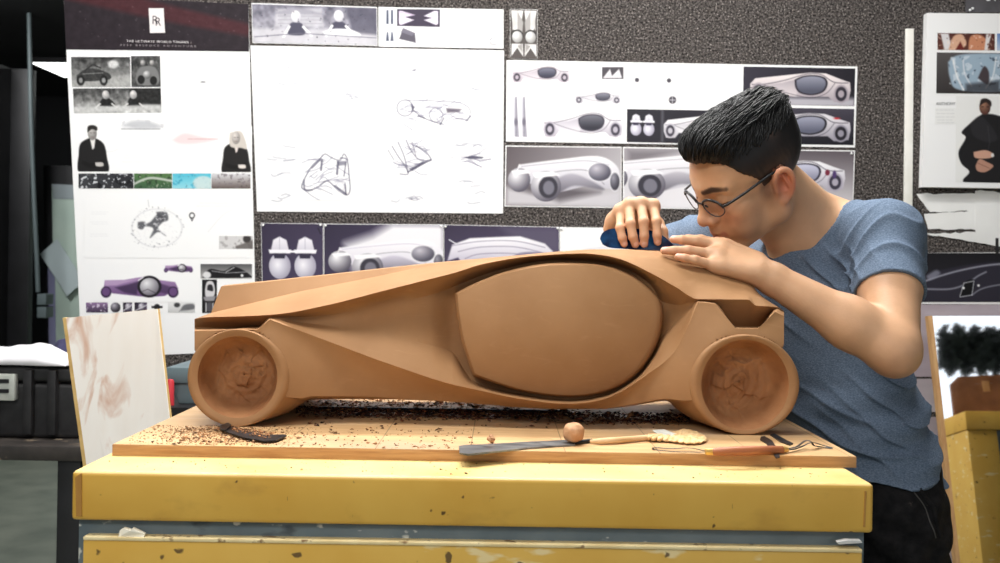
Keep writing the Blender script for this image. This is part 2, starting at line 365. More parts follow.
# ---- wooden board under the car
ZM = CAMH-.243
XM0, XM1, YM0, YM1 = -.5065, .4735, 1.316, 1.835
mb = thing('modelling_board', 'pale ruled wooden board on the yellow bench under the clay car', 'board', (0, 1.58, ZB))
M_boardtop = M_board.copy(); M_boardtop.name = 'ruled_board_top'
nt = M_boardtop.node_tree; b_ = nt.nodes['Principled BSDF']; src = b_.inputs['Base Color'].links[0].from_socket
tc = nt.nodes.new('ShaderNodeTexCoord'); sx = nt.nodes.new('ShaderNodeSeparateXYZ'); nt.links.new(tc.outputs['Object'], sx.inputs['Vector'])
ad = nt.nodes.new('ShaderNodeMath'); ad.operation = 'PINGPONG'; ad.inputs[1].default_value = .0625
of = nt.nodes.new('ShaderNodeMath'); of.operation = 'ADD'; of.inputs[1].default_value = 5.035
nt.links.new(sx.outputs['X'], of.inputs[0]); nt.links.new(of.outputs[0], ad.inputs[0])
lt_ = nt.nodes.new('ShaderNodeMath'); lt_.operation = 'LESS_THAN'; lt_.inputs[1].default_value = .0007
nt.links.new(ad.outputs[0], lt_.inputs[0])
mu = nt.nodes.new('ShaderNodeMath'); mu.operation = 'MULTIPLY'; mu.inputs[1].default_value = .6; nt.links.new(lt_.outputs[0], mu.inputs[0])
mx = nt.nodes.new('ShaderNodeMix'); mx.data_type = 'RGBA'; mx.inputs['B'].default_value = rgb(70, 50, 34)
nt.links.new(mu.outputs[0], mx.inputs['Factor']); nt.links.new(src, mx.inputs['A']); nt.links.new(mx.outputs['Result'], b_.inputs['Base Color'])
M_boardedge = mat('board_edge_wood', rgb(170, 122, 74), rgb(196, 150, 98), 16.0, rough=.6, stretch=(1, 8, 14))
boxo('board_core', (XM0, XM1, YM0, YM1, ZB, ZM-.0005), M_boardedge, mb, .001)
boxo('board_face', (XM0+.0005, XM1-.0005, YM0+.0005, YM1-.0005, ZM-.0005, ZM), M_boardtop, mb)
# ------------------------------------------------------------------ clay car model
YC = 1.645
def pchip(keys):
    xs = np.array([k[0] for k in keys], float); ys = np.array([k[1] for k in keys], float)
    h = np.diff(xs); d = np.diff(ys)/h; n = len(xs); m = np.zeros(n)
    for i in range(1, n-1):
        if d[i-1]*d[i] > 0:
            w1 = 2*h[i]+h[i-1]; w2 = h[i]+2*h[i-1]; m[i] = (w1+w2)/(w1/d[i-1]+w2/d[i])
    m[0] = d[0]; m[-1] = d[-1]
    def f(x):
        x = np.clip(np.asarray(x, float), xs[0], xs[-1]); i = np.clip(np.searchsorted(xs, x, 'right')-1, 0, n-2)
        t = (x-xs[i])/h[i]; t2 = t*t; t3 = t2*t
        return (2*t3-3*t2+1)*ys[i]+(t3-2*t2+t)*h[i]*m[i]+(-2*t3+3*t2)*ys[i+1]+(t3-t2)*h[i]*m[i+1]
    return f
def linf(keys):
    xs = [k[0] for k in keys]; ys = [k[1] for k in keys]
    return lambda x: np.interp(x, xs, ys)
X0c, X1c = 194.5, 784.0
xs = np.unique(np.concatenate([np.linspace(X0c, X1c, 340), [211, 262, 270, 274, 454, 698, 715, 736, 748, 758, 770, 777]]))
px1 = xs + linf([(194.5, 26.5), (300, 0), (745, 0), (784, -14)])(xs)
px2 = xs + linf([(194.5, 16.5), (300, 0), (745, 0), (784, -10)])(xs)
px3 = xs + linf([(194.5, 0), (756, 0), (784, -6)])(xs)
y1 = pchip([(194.5, 286.5), (300, 278), (383, 269), (440, 263), (480, 259.5), (520, 256), (560, 252.3), (600, 250), (625, 250), (640, 250.8), (661, 252.0), (672, 252.6), (690, 254.5), (709, 258.5), (725, 263.5), (742, 271), (752, 279), (766, 293.2), (784, 302)])(xs)
Y1 = pchip([(194.5, 1.605), (300, 1.605), (440, 1.60), (560, 1.595), (640, 1.605), (700, 1.612), (740, 1.605), (766, 1.57), (784, 1.56)])(xs)
y3 = pchip([(194.5, 319), (203, 317.5), (240, 316.3), (274, 314.5), (330, 304.5), (375, 293), (430, 279), (454, 273), (483, 264), (536, 255.8), (583, 253.4), (600, 254.8), (618, 258.4), (650, 272.6), (675, 286.5), (698, 299), (715, 299.3), (748, 299.6), (756, 305.5), (775, 306.5), (784, 307)])(xs)
Y3 = pchip([(194.5, 1.545), (206, 1.522), (240, 1.503), (274, 1.497), (375, 1.512), (480, 1.533), (583, 1.538), (650, 1.533), (698, 1.517), (766, 1.508), (784, 1.525)])(xs)
w2 = linf([(194.5, 0), (430, 0), (500, .12), (560, .5), (784, .5)])(xs)
y2a = pchip([(194.5, 313), (300, 291.5), (375, 276.8), (430, 266), (480, 262), (784, 262)])(xs)
w2b = np.clip((xs-430)/90, 0, 1); y2 = y2a*(1-w2b) + (y1*.5+y3*.5)*w2b
Y2a = pchip([(194.5, 1.586), (300, 1.588), (430, 1.596), (784, 1.57)])(xs); Y2 = Y2a*(1-w2b) + (Y1*.45+Y3*.55)*w2b
w2c = np.clip((xs-628)/40, 0, 1); w2c = w2c*w2c*(3-2*w2c)
y2 = y2*(1-w2c)+w2c*pchip([(600, 251), (640, 253), (661, 257.5), (680, 267), (700, 277.5), (720, 287), (736, 293.2), (752, 296.3), (768, 299), (784, 304.5)])(xs)
Y2 = Y2*(1-w2c)+w2c*pchip([(600, 1.59), (661, 1.585), (700, 1.558), (736, 1.535), (766, 1.522), (784, 1.535)])(xs)
y4 = pchip([(194.5, 327), (219, 327.6), (258, 326.5), (270, 317.5), (300, 317), (330, 315), (375, 306), (430, 295), (454, 286.5), (478, 277), (501, 269.8), (554, 260.3), (590, 261.2), (622, 267.2), (650, 284), (663, 302), (680, 305), (690, 302), (698, 300.5), (715, 302.5), (736, 326), (758, 326.5), (775, 310), (784, 311)])(xs)
Y4 = pchip([(194.5, 1.56), (219, 1.548), (258, 1.542), (270, 1.505), (300, 1.522), (330, 1.530), (375, 1.540), (430, 1.558), (454, 1.577), (554, 1.583), (622, 1.582), (663, 1.572), (685, 1.54), (698, 1.521), (715, 1.522), (736, 1.553), (758, 1.553), (777, 1.53), (784, 1.53)])(xs)
y5 = linf([(194.5, 331), (258, 329.5), (270, 319.5), (330, 342), (375, 359), (430, 378), (450, 384), (480, 390.6), (500, 395.2), (522, 399.3), (550, 403), (572, 404), (590, 402.5), (607, 398.6), (622, 391.5), (640, 380), (655, 369), (665, 362), (675, 352.5), (682, 340), (690, 322), (698, 302), (715, 304), (736, 328.5), (758, 328.5), (775, 312), (784, 316)])(xs)
k = np.exp(-.5*(np.arange(-6, 7)/2.2)**2); k /= k.sum()
y5s = np.convolve(np.pad(y5, 6, 'edge'), k, 'valid'); mids = (xs > 285) & (xs < 692); y5 = np.where(mids, y5s, y5)
Y5 = pchip([(194.5, 1.535), (219, 1.505), (258, 1.492), (270, 1.494), (330, 1.498), (375, 1.50), (430, 1.498), (480, 1.494), (522, 1.491), (572, 1.491), (622, 1.496), (655, 1.506), (675, 1.512), (690, 1.518), (698, 1.52), (715, 1.514), (736, 1.50), (758, 1.50), (777, 1.508), (784, 1.52)])(xs)
y4b = pchip([(194.5, 329), (258, 328), (270, 318.5), (300, 322), (375, 333), (430, 345), (452, 352), (472, 380), (522, 394.5), (572, 400), (607, 394.5), (628, 384), (640, 374), (655, 352), (663, 335), (680, 320), (690, 310), (698, 301.2), (715, 303), (736, 327.3), (758, 327.5), (777, 309), (784, 313)])(xs)
Y4b = pchip([(194.5, 1.55), (258, 1.52), (270, 1.50), (300, 1.521), (375, 1.530), (430, 1.546), (454, 1.569), (480, 1.568), (522, 1.558), (572, 1.553), (622, 1.555), (650, 1.562), (663, 1.562), (690, 1.528), (698, 1.5205), (715, 1.518), (736, 1.53), (758, 1.53), (777, 1.52), (784, 1.525)])(xs)
y6 = pchip([(194.5, 350), (210, 372), (240, 390), (275, 400), (301, 402), (313, 399.6), (367, 399), (430, 400.7), (480, 404), (519, 407.4), (560, 409), (600, 409), (643, 404), (664, 401), (690, 405), (740, 400), (770, 380), (784, 345)])(xs)
Y6 = pchip([(194.5, 1.57), (240, 1.57), (301, 1.555), (367, 1.545), (480, 1.535), (600, 1.53), (643, 1.535), (664, 1.545), (740, 1.56), (784, 1.56)])(xs)
rows = [(px1, y1, Y1, 6, 0), (px2, y2, Y2, 7, 0), (px3, y3, Y3, 7, .0), (xs, y4, Y4, 8, 0), (xs, y4b, Y4b, 8, 0), (xs, y5, Y5, 18, 0), (xs, y6, Y6, 0, 0)]
cxl, cyl, cxr, cyr = 237.5, 377.0, 744.5, 384.5
def smin(a, b, k):
    h = np.clip(.5+.5*(b-a)/k, 0, 1); return b*(1-h)+a*h-k*h*(1-h)
grid = []
for i in range(len(rows)-1):
    A, B = rows[i], rows[i+1]
    for j in range(A[3]):
        t = j/A[3]
        xx = A[0]*(1-t)+B[0]*t; yy = A[1]*(1-t)+B[1]*t; YY = A[2]*(1-t)+B[2]*t
        if i == 2: YY = YY + .010*math.sin(math.pi*t)*np.clip((xs-290)/90, 0, 1)*np.clip((440-xs)/40, 0, 1)
        if i == 3: YY = YY + .004*math.sin(math.pi*t)*np.clip((xs-290)/90, 0, 1)
        if i >= 5:
            YY = YY + .006*math.sin(math.pi*t)
        if i >= 4:
            for cx, cy in ((cxl, cyl), (cxr, cyr)):
                ex, ey = (1.0, 1.0) if cx < 500 else (.925, .985)
                d0 = np.hypot((xx-cx)*ex, (yy-cy)*ey); d = 50+(d0-50)*np.where((xx > cx) == (cx < 500), .82, 1.0)
                yp = 1.4772+.00085*np.maximum(0, d-50)
                w = 1.0 if i >= 5 else t
                YY = YY*(1-w)+smin(YY, yp, .026)*w
                YY = np.where((d0 < 80) & (yy > cy-56), np.maximum(YY, 1.4772), YY)
                YY = np.where(d0 < 46.5, np.maximum(YY, np.minimum(1.548, 1.478+.012*(46.5-d0))), YY)
        grid.append(PA(xx, yy, YY))
grid.append(PA(xs, y6, Y6))
G = np.array(grid)                       # rows x cols x 3
top = G[0].copy(); top[:, 1] = YC; top[:, 2] += .002
mid1 = (G[0]+top)/2; mid1[:, 2] += .0006
bot = G[-1].copy(); bot[:, 1] = YC
half = np.concatenate([[top], [mid1], G, [bot]])
nr, nc = half.shape[:2]
mir = half[::-1].copy(); mir[..., 1] = 2*YC-mir[..., 1]
ring = np.concatenate([half, mir[1:-1]])  # closed ring of rows
NR = len(ring)
V = ring.reshape(-1, 3)
ii, jj = np.meshgrid(np.arange(NR), np.arange(nc-1), indexing='ij')
Fq = np.stack([ii*nc+jj, ii*nc+jj+1, ((ii+1) % NR)*nc+jj+1, ((ii+1) % NR)*nc+jj], -1).reshape(-1, 4)
Fq = [tuple(map(int, f)) for f in Fq]
for c in (0, nc-1):                       # end caps as quad strips between the near and far halves
    for r in range(nr-1):
        a, b = r, r+1; a2, b2 = (NR-r) % NR, NR-r-1
        q = [a*nc+c, b*nc+c, b2*nc+c, a2*nc+c]; q2 = []
        for v in q:
            if v not in q2: q2.append(v)
        if len(q2) >= 3: Fq.append(tuple(q2 if c == 0 else q2[::-1]))
car = thing('clay_car_model', 'large brown clay model of a long nosed car on the wooden board', 'clay model', (0, YC, ZM))
bo = link_mesh('car_body', [tuple(v) for v in V], Fq, M_clay, car)
bm = bmesh.new(); bm.from_mesh(bo.data); bmesh.ops.remove_doubles(bm, verts=bm.verts, dist=1e-5); bmesh.ops.recalc_face_normals(bm, faces=bm.faces); bm.to_mesh(bo.data); bm.free()
sharp(bo, 22)

# side canopy panel sitting in its recess
oA = catmull([(454.5, 293), (476, 282.5), (501, 272.8), (528, 266), (554, 262.8), (590, 263.4), (608, 266), (622, 270.5), (638, 278.5), (650, 288), (659, 298), (662.6, 309), (662.3, 322), (659.5, 337), (652, 354), (640, 371), (625, 383.5), (607.6, 391.6), (590, 395.6), (572, 397), (548, 395.6), (522, 391.3), (497, 384), (472.6, 375)], 8)
oB = catmull([(472.6, 375), (466.5, 357), (460.5, 337), (456.3, 312), (454.5, 293)], 8)
out = np.array(oA[:-1]+oB[:-1]); C0 = np.array([556, 333.0])
def canopy(mirror):
    prof = [(1.0, 1.60), (1.0, 1.553), (.996, 1.5445), (.986, 1.5385), (.968, 1.5345)] + [(s, 1.5345) for s in np.linspace(.93, .06, 15)]
    Vv = []; n = len(out); Ff = []
    for s, Y in prof:
        q = C0+(out-C0)*s
        kk = 1-((q[:, 0]-556)/112)**2-((q[:, 1]-333)/76)**2
        Yq = Y + (.005*((q[:, 0]-556)/100) - .030*kk) * (Y < 1.59)
        p = PA(q[:, 0], q[:, 1], Yq)
        if mirror: p[:, 1] = 2*YC-p[:, 1]
        Vv.append(p)
    m = len(prof); Vv = np.concatenate(Vv)
    for i in range(m-1):
        for j in range(n): Ff.append((i*n+j, i*n+(j+1) % n, (i+1)*n+(j+1) % n, (i+1)*n+j))
    Ff.append(tuple((m-1)*n+j for j in range(n)))
    o = link_mesh('side_canopy', [tuple(v) for v in Vv], [f[::-1] if not mirror else f for f in Ff], M_clay, car)
    bm = bmesh.new(); bm.from_mesh(o.data); bmesh.ops.recalc_face_normals(bm, faces=bm.faces); bm.to_mesh(o.data); bm.free()
    return sharp(o, 40)
canopy(False); canopy(True)

# wheel pods: barrel with rounded lip, and a gouged hollow
def vnoise(x, y, s, seed):
    r = np.random.default_rng(seed); o = 0*x
    for k in range(7):
        a = r.uniform(0, 6.28); f = s*r.uniform(.5, 1.8); o = o+np.sin((x*math.cos(a)+y*math.sin(a))*f+r.uniform(0, 6.28)+1.5*np.sin((x*math.sin(a)-y*math.cos(a))*f*.7))
    return o/7
def wheel(cx, cy, ro, ri, dz, seed, mirror):
    c = P(cx, cy, 1.478); n = 96
    prof = [(0, 1.0, 1.474), (0, .55, 1.4715), (0, .25, 1.4712), (1, .0, 1.4735), (1, -.025, 1.479), (1, -.035, 1.49), (1, -.04, 1.51), (1, -.03, 1.54), (1, .02, 1.58), (1, .10, 1.605), (1, .3, 1.615), (1, .99, 1.617)]
    th = 2*np.pi*np.arange(n)/n; Vv = []
    for kind, s, Y in prof:
        if kind == 0:      # between inner rim (s=1) and outer rim
            rx = ri[0]*s+(ro[0]*.985)*(1-s); rz = ri[1]*s+(ro[1]*.985)*(1-s); z0 = dz*s
        else:
            rx = ro[0]*(1-s); rz = min(ro[1]*(1-s), c.z-ZM-.0001); z0 = 0
        fl_ = np.clip((Y-1.478)/.075, 0, 1)*(kind == 1)*(1-np.clip((Y-1.606)/.01, 0, 1)*.5); sg_ = 1 if cx < 500 else -1
        Vv.append(np.stack([c.x+rx*np.cos(th)+sg_*fl_*(.012+.020*np.clip(sg_*np.cos(th), 0, 1)), np.full(n, Y), c.z+z0+rz*np.sin(th)], -1))
    Vv = np.concatenate(Vv); m = len(prof)
    Ff = [(i*n+j, i*n+(j+1) % n, (i+1)*n+(j+1) % n, (i+1)*n+j) for i in range(m-1) for j in range(n)]
    Ff.append(tuple((m-1)*n+j for j in range(n)))
    if mirror: Vv[:, 1] = 2*YC-Vv[:, 1]
    o = link_mesh('wheel_pod', [tuple(v) for v in Vv], Ff, M_clay, car)
    bm = bmesh.new(); bm.from_mesh(o.data); bmesh.ops.recalc_face_normals(bm, faces=bm.faces); bm.to_mesh(o.data); bm.free(); sharp(o, 60)
    # hollow
    rq = np.random.default_rng(seed+40); NS = 34; an = rq.uniform(0, 6.28, NS); ra = np.sqrt(rq.random(NS))*ri[0]
    cs = np.stack([ra*np.cos(an), ra*np.sin(an)], 1); cs[0] = (.004, -.004); co_ = rq.normal(0, .0009, NS); ct = rq.normal(0, .07, (NS, 2)); co_[0] = -.005; ct[0] = 0
    n = 160; th = 2*np.pi*np.arange(n)/n
    rs = np.concatenate([[1.004, 1.0, .985, .965], np.linspace(.94, .02, 60)]); Vv = []
    for s in rs:
        dep = 1.474 if s > 1 else 1.476+.040*(1-np.clip((s-.62)/.38, 0, 1)**2.2)
        x = ri[0]*s*np.cos(th); z = ri[1]*s*np.sin(th)
        amp = np.clip((.99-s)/.12, 0, 1)
        wx = x+.004*vnoise(x, z, 130, seed+7); wz = z+.004*vnoise(z, x, 130, seed+8)
        dd = (wx[:, None]-cs[None, :, 0])**2*1.7+(wz[:, None]-cs[None, :, 1])**2; kk = dd.argmin(1)
        nz = .0034*vnoise(x, z, 95, seed)+.0024*np.abs(vnoise(x, z, 220, seed+1))+.0010*np.sin(s*26+5*vnoise(x, z, 70, seed+2))+co_[kk]+(wx-cs[kk, 0])*ct[kk, 0]+(wz-cs[kk, 1])*ct[kk, 1]
        Vv.append(np.stack([c.x+x, dep+amp*nz+0*x, c.z+dz+z], -1))
    Vv = np.concatenate(Vv); m = len(rs)
    Ff = [((i+1)*n+j, (i+1)*n+(j+1) % n, i*n+(j+1) % n, i*n+j) for i in range(m-1) for j in range(n)]; Ff.append(tuple((m-1)*n+j for j in range(n)))
    if mirror: Vv[:, 1] = 2*YC-Vv[:, 1]
    h = link_mesh('wheel_hollow', [tuple(v) for v in Vv], Ff, M_clayrough, o, True)
    return o
for mr in (False, True):
    wheel(238.2, 377.6, (.0735, .0755), (.0588, .0602), .0012, 3, mr)
    wheel(744.4, 384.3, (.0795, .0755), (.0645, .0668), -.0005, 11, mr)

# ------------------------------------------------------------------ clay shavings
def chips(name, pts, sizes, cols, label, cat, m, z0=ZM, seed=0):
    r = np.random.default_rng(seed); n = len(pts)
    tet = np.array([(1, 0, 0), (-.5, .8, 0), (-.5, -.8, .1), (.1, .1, .8), (.1, 0, -.25)])
    fc = np.array([(0, 1, 3), (1, 2, 3), (2, 0, 3), (1, 0, 4), (2, 1, 4), (0, 2, 4)])
    Vv = np.zeros((n, 5, 3)); 
    for i in range(n):
        a = r.uniform(0, 6.28); s = sizes[i]; q = tet*np.array([s*r.uniform(.7, 1.9), s*r.uniform(.5, 1.1), s*r.uniform(.4, .9)])+r.normal(0, .15*s, (5, 3))
        b = r.uniform(-.5, .5); q = q@np.array([[1, 0, 0], [0, math.cos(b), -math.sin(b)], [0, math.sin(b), math.cos(b)]])
        q = q@np.array([[math.cos(a), -math.sin(a), 0], [math.sin(a), math.cos(a), 0], [0, 0, 1]])
        q[:, 2] -= q[:, 2].min(); Vv[i] = q+np.array([pts[i][0], pts[i][1], (pts[i][2] if len(pts[i]) > 2 else z0)])
    Ff = (fc[None]+5*np.arange(n)[:, None, None]).reshape(-1, 3)
    o = link_mesh(name, Vv.reshape(-1, 3), Ff, m)
    at = o.data.attributes.new('Col', 'FLOAT_COLOR', 'POINT'); cc = np.ones((n*5, 4), np.float32); cc[:, :3] = np.repeat(lin(np.array(cols)/255.0), 5, 0); at.data.foreach_set('color', cc.ravel())
    return tag(o, label, cat, None, 'stuff')
M_chips = mat('clay_crumbs', (1, 1, 1, 1), None, rough=.8, attr='Col')
r = np.random.default_rng(5)
def board_pt(px, py): # pixel -> point on the board top
    u = (px-500)/F; v = (HORIZ-py)/F; Y = (ZM-CAMH)/(u*SR+v*CR); return (Y*(u*CR-v*SR), Y)
pts = []; sz = []; cl_ = []
def light_col(): return np.array([150, 106, 68])*r.uniform(.6, 1.3)
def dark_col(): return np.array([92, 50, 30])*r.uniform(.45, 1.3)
while len(pts) < 2000:             # pale crumbs round the front wheel
    px = r.normal(222, 36); py = r.normal(434, 7)
    p = board_pt(px, py)
    if py > 424 and XM0+.004 < p[0] < XM1 and YM0+.004 < p[1] < 1.475: pts.append(p); sz.append(r.gamma(2.2, .00036)+.0003); cl_.append(light_col())
while len(pts) < 2600:             # thin scatter over the front of the board
    p = board_pt(r.uniform(130, 480), r.uniform(425, 452))
    if XM0+.004 < p[0] < XM1 and YM0+.003 < p[1] < 1.48 and r.random() < math.exp(-(p[0]+.5)*2.2): pts.append(p); sz.append(r.gamma(2.2, .0005)+.0003); cl_.append(light_col()*.9)
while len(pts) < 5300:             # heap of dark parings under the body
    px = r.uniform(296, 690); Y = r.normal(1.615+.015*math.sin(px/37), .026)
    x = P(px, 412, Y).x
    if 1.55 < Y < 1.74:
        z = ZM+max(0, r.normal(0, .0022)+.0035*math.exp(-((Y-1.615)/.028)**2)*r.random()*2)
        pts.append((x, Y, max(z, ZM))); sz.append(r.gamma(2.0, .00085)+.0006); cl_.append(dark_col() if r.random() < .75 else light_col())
while len(pts) < 6700:
    px = r.uniform(296, 520); Y = r.uniform(1.64, 1.82); pts.append((P(px, 412, Y).x, Y)); sz.append(r.gamma(2.0, .0007)+.0004); cl_.append(light_col())
for i in range(60):
    p = board_pt(r.uniform(300, 700), r.uniform(416, 428)); pts.append(p); sz.append(r.gamma(2, .0009)+.0008); cl_.append(dark_col())
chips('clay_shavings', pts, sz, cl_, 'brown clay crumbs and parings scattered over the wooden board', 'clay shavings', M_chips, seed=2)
# crumbs dropped on the bench ledge
pts = []; sz = []; cl_ = []
while len(pts) < 160:
    x = r.uniform(XB0+.02, XB1-.02); y = r.uniform(YB0+.012, YM0-.006); pts.append((x, y)); sz.append(r.gamma(2, .0004)+.0003); cl_.append(light_col()*.7)
chips('ledge_crumbs', pts, sz, cl_, 'tiny clay crumbs dropped on the yellow ledge in front of the board', 'clay shavings', M_chips, z0=ZB, seed=4)
# ------------------------------------------------------------------ hand tools on the board
def bp(px, py, h=0.0):
    u = (px-500)/F; v = (HORIZ-py)/F; Y = (ZM+h-CAMH)/(u*SR+v*CR); return Vector((Y*(u*CR-v*SR), Y, ZM+h))
def plate(name, outline, thick, m, parent=None, zfun=None, bev=.0003):
    """thin blade lying on the board: outline of board pixels, z from zfun"""
    V = [bp(x, y) for x, y in outline]; n = len(V); zf = zfun or (lambda p: 0)
    lo = [Vector((p.x, p.y, p.z+zf(p)+.0002)) for p in V]; hi = [p+Vector((0, 0, thick)) for p in lo]
    o = link_mesh(name, lo+hi, [tuple(range(n-1, -1, -1)), tuple(range(n, 2*n))]+[(i, (i+1) % n, n+(i+1) % n, n+i) for i in range(n)], m, parent)
    bm = bmesh.new(); bm.from_mesh(o.data); bmesh.ops.recalc_face_normals(bm, faces=bm.faces); bm.to_mesh(o.data); bm.free()
    return o
# long grey blade
sp = thing('steel_file', 'long grey steel file lying on the board edge under the clay ball', 'tool', bp(510, 449))
plate('blade', [(459, 447.6), (459.5, 454.6), (468, 456), (500, 452.6), (530, 449.3), (560, 447.2), (575, 446.2), (575, 440.6), (560, 441.8), (530, 443.2), (500, 445), (478, 446.2), (466, 446.5)], .0022, M_steel, sp)
tube('tang', [bp(572, 443.4, .002), bp(592, 440.6, .003)], [.004, .0028], M_darksteel, sp, 8)
# clay ball
def lump(name, c, rad, amp, m, label, cat, seed):
    bm = bmesh.new(); bmesh.ops.create_icosphere(bm, subdivisions=4, radius=1)
    for v in bm.verts:
        p = np.array(v.co); d = 1+amp*(math.sin(p[0]*3+seed)*math.cos(p[1]*2.6+seed*2)+.6*math.sin(p[2]*5+p[0]*4+seed)+.35*math.sin(p[1]*9+p[2]*7))
        v.co = Vector(p*d*rad)
    zm = min(v.co.z for v in bm.verts)
    for v in bm.verts: v.co += Vector((c.x, c.y, c.z-zm))
    return tag(bm_obj(name, bm, m, None, True), label, cat)
M_ball = mat('pale_clay_lump', rgb(168, 118, 80), rgb(196, 150, 110), 60, rough=.7, bump=.4, bscale=60)
b0 = bp(573.5, 444.5); b0.z += .0026
lump('clay_ball', b0, .0142, .05, M_ball, 'round brown clay ball resting on the grey steel file', 'clay ball', 1.3)
lump('clay_crumb', bp(491, 443.6), .0052, .22, M_ball, 'small rough clay crumb on the board left of the clay ball', 'clay crumb', 4.1)
# pale wooden spatula, handle left, flared crusted end right
ws = thing('wooden_spatula', 'pale wooden spatula with flared crusted end in front of the rear wheel', 'tool', bp(650, 440))
M_pale = mat('pale_wood', rgb(206, 166, 116), rgb(226, 192, 146), 40, rough=.6, stretch=(.2, 1, 1))
hp = [(590.5, 441.5, .0025), (600, 441.2, .0042), (618, 440.2, .0045), (636, 438.6, .0040), (650, 437.2, .0042), (662, 436.6, .0046)]
tube('handle', [bp(x, y, rr+.0006) for x, y, rr in hp], [rr for x, y, rr in hp], M_pale, ws, 12)
nx, ny = 40, 16; Vv = []; Ff = []
up_ = linf([(648, 434.5), (664, 433.3), (676, 432), (684, 429.5), (692, 431), (700, 434), (706, 438)]); dn_ = linf([(648, 439.8), (664, 441), (680, 443), (690, 444), (700, 443.5), (706, 441)])
for i in range(nx+1):
    x = 648+58*i/nx
    for j in range(ny+1):
        v = j/ny; y = up_(x)*(1-v)+dn_(x)*v+.5*math.sin(x*.9+v*5)*(.3+.7*(i/nx))
        p = bp(x, y, .0012+.004*math.sin(math.pi*v)*(1-.55*i/nx)+.0016*abs(math.sin(x*.55+v*4)))
        Vv.append(p)
for i in range(nx):
    for j in range(ny): Ff.append((i*(ny+1)+j, (i+1)*(ny+1)+j, (i+1)*(ny+1)+j+1, i*(ny+1)+j+1))
fl = link_mesh('flared_end', Vv, Ff, mat('crusted_wood', rgb(214, 172, 116), rgb(236, 204, 152), 90, rough=.8, bump=.3), ws, True)
md = fl.modifiers.new('s', 'SOLIDIFY'); md.thickness = .0016; md.offset = -1
cl_lbl = plate('dried_plaster', [(652, 434.6), (664, 433.8), (676, 438.6), (672, 440.4), (660, 439.4), (655, 437)], .001, mat('grey_plaster', rgb(196, 196, 186), rgb(214, 214, 204), 50, rough=.8), ws, lambda p: .0056)
# wire loop tool with wooden handle
lp = thing('loop_tool', 'brown handled wire loop tool with brass ferrules lying under the rear wheel', 'tool', bp(745, 450))
M_hand = mat('reddish_wood', rgb(138, 78, 46), rgb(166, 100, 62), 50, rough=.45, stretch=(.15, 1, 1))
M_brass = mat('brass', rgb(206, 164, 88), rgb(224, 184, 110), 30, rough=.35, metal=.6)
hp = [(713, 449.2, .0048), (720, 449, .0056), (735, 448.8, .0064), (752, 448.2, .0064), (770, 447.6, .0058), (782, 447.2, .0050)]
tube('handle', [bp(x, y+2.5, rr+.0005) for x, y, rr in hp], [rr for x, y, rr in hp], M_hand, lp, 16)
tube('ferrule', [bp(705.5, 451.6, .0052), bp(713.5, 451.6, .0053)], [.0044, .0050], M_brass, lp, 14)
tube('ferrule', [bp(781.5, 449.6, .0052), bp(787, 449.4, .0050)], [.0048, .0040], M_brass, lp, 14)
def wire(pts, w, name='wire_loop'):
    P3 = catmull(pts, 6); tube(name, [Vector(p) for p in P3], w, M_darksteel, lp, 8, ((0, 0, 1), .35))
wire([bp(787, 449, .005), bp(797, 446.5, .0075), bp(805, 441, .012), bp(811, 441.5, .012), bp(814, 445.5, .006), bp(822, 447, .002), bp(832, 448, .0016), bp(822, 445, .003), bp(812, 442.5, .009), bp(803, 446, .004), bp(795, 449, .003), bp(787, 450, .004)], .0019)
wire([bp(705, 451, .005), bp(690, 448, .004), bp(672, 448.6, .0015), bp(655, 447.5, .0012), bp(655, 449.5, .0012), bp(675, 451.5, .0012), bp(692, 452, .003), bp(705, 452, .005)], .0014)
# small dark double ended blade crossing under the handle
tag(plate('trimming_blade', [(761, 437.5), (764.5, 437), (772, 441.5), (777, 449), (780, 458), (776, 459), (772, 452), (766, 444), (760, 440.5)], .0014, M_darksteel), 'narrow dark trimming blade crossing under the brown loop tool handle', 'blade')
tag(plate('steel_strip', [(770, 435.5), (774.5, 434.6), (786, 441), (793, 444.4), (790, 446), (780, 442.5)], .0016, M_darksteel), 'short dark steel strip between the rear wheel and loop tool', 'blade')
# black scraper strip with crumbs by the front wheel
st = thing('scraper_strip', 'black bent scraper strip covered in crumbs under the front wheel', 'scraper', bp(255, 436))
plate('strip_blade', [(219.5, 430.5), (224, 428.4), (236, 430), (252, 435.5), (266, 438), (284, 437.2), (287, 438.5), (276, 443.2), (264, 444), (244, 440.5), (226, 434.5)], .0016, M_darksteel, st, lambda p: .0025)
plate('folded_tip', [(219.5, 430.5), (224, 428.4), (228, 427), (231, 429), (226, 434.5), (221, 434)], .002, M_darksteel, st, lambda p: .0045)
rr = np.random.default_rng(8); pts = []; 
for i in range(260):
    t = rr.random(); q = bp(232+t*38, 431.8+t*7.2+rr.normal(0, 1.4)); pts.append((q.x, q.y, ZM+.0043))
chips('strip_crumbs', pts, rr.gamma(2, .0005, 260)+.0004, [np.array([160, 108, 66])*rr.uniform(.5, 1.25) for _ in pts], 'tan clay crumbs heaped on the black scraper strip', 'clay shavings', M_chips, seed=6)
# long dark straightedge under the car
a, b = P(316, 412, 1.668), P(566, 411, 1.668)
tag(boxo('straightedge', (a.x, b.x, 1.664, 1.672, ZM, ZM+.004), M_darksteel, None, .0005), 'long thin black straightedge lying on the board beneath the car body', 'straightedge')
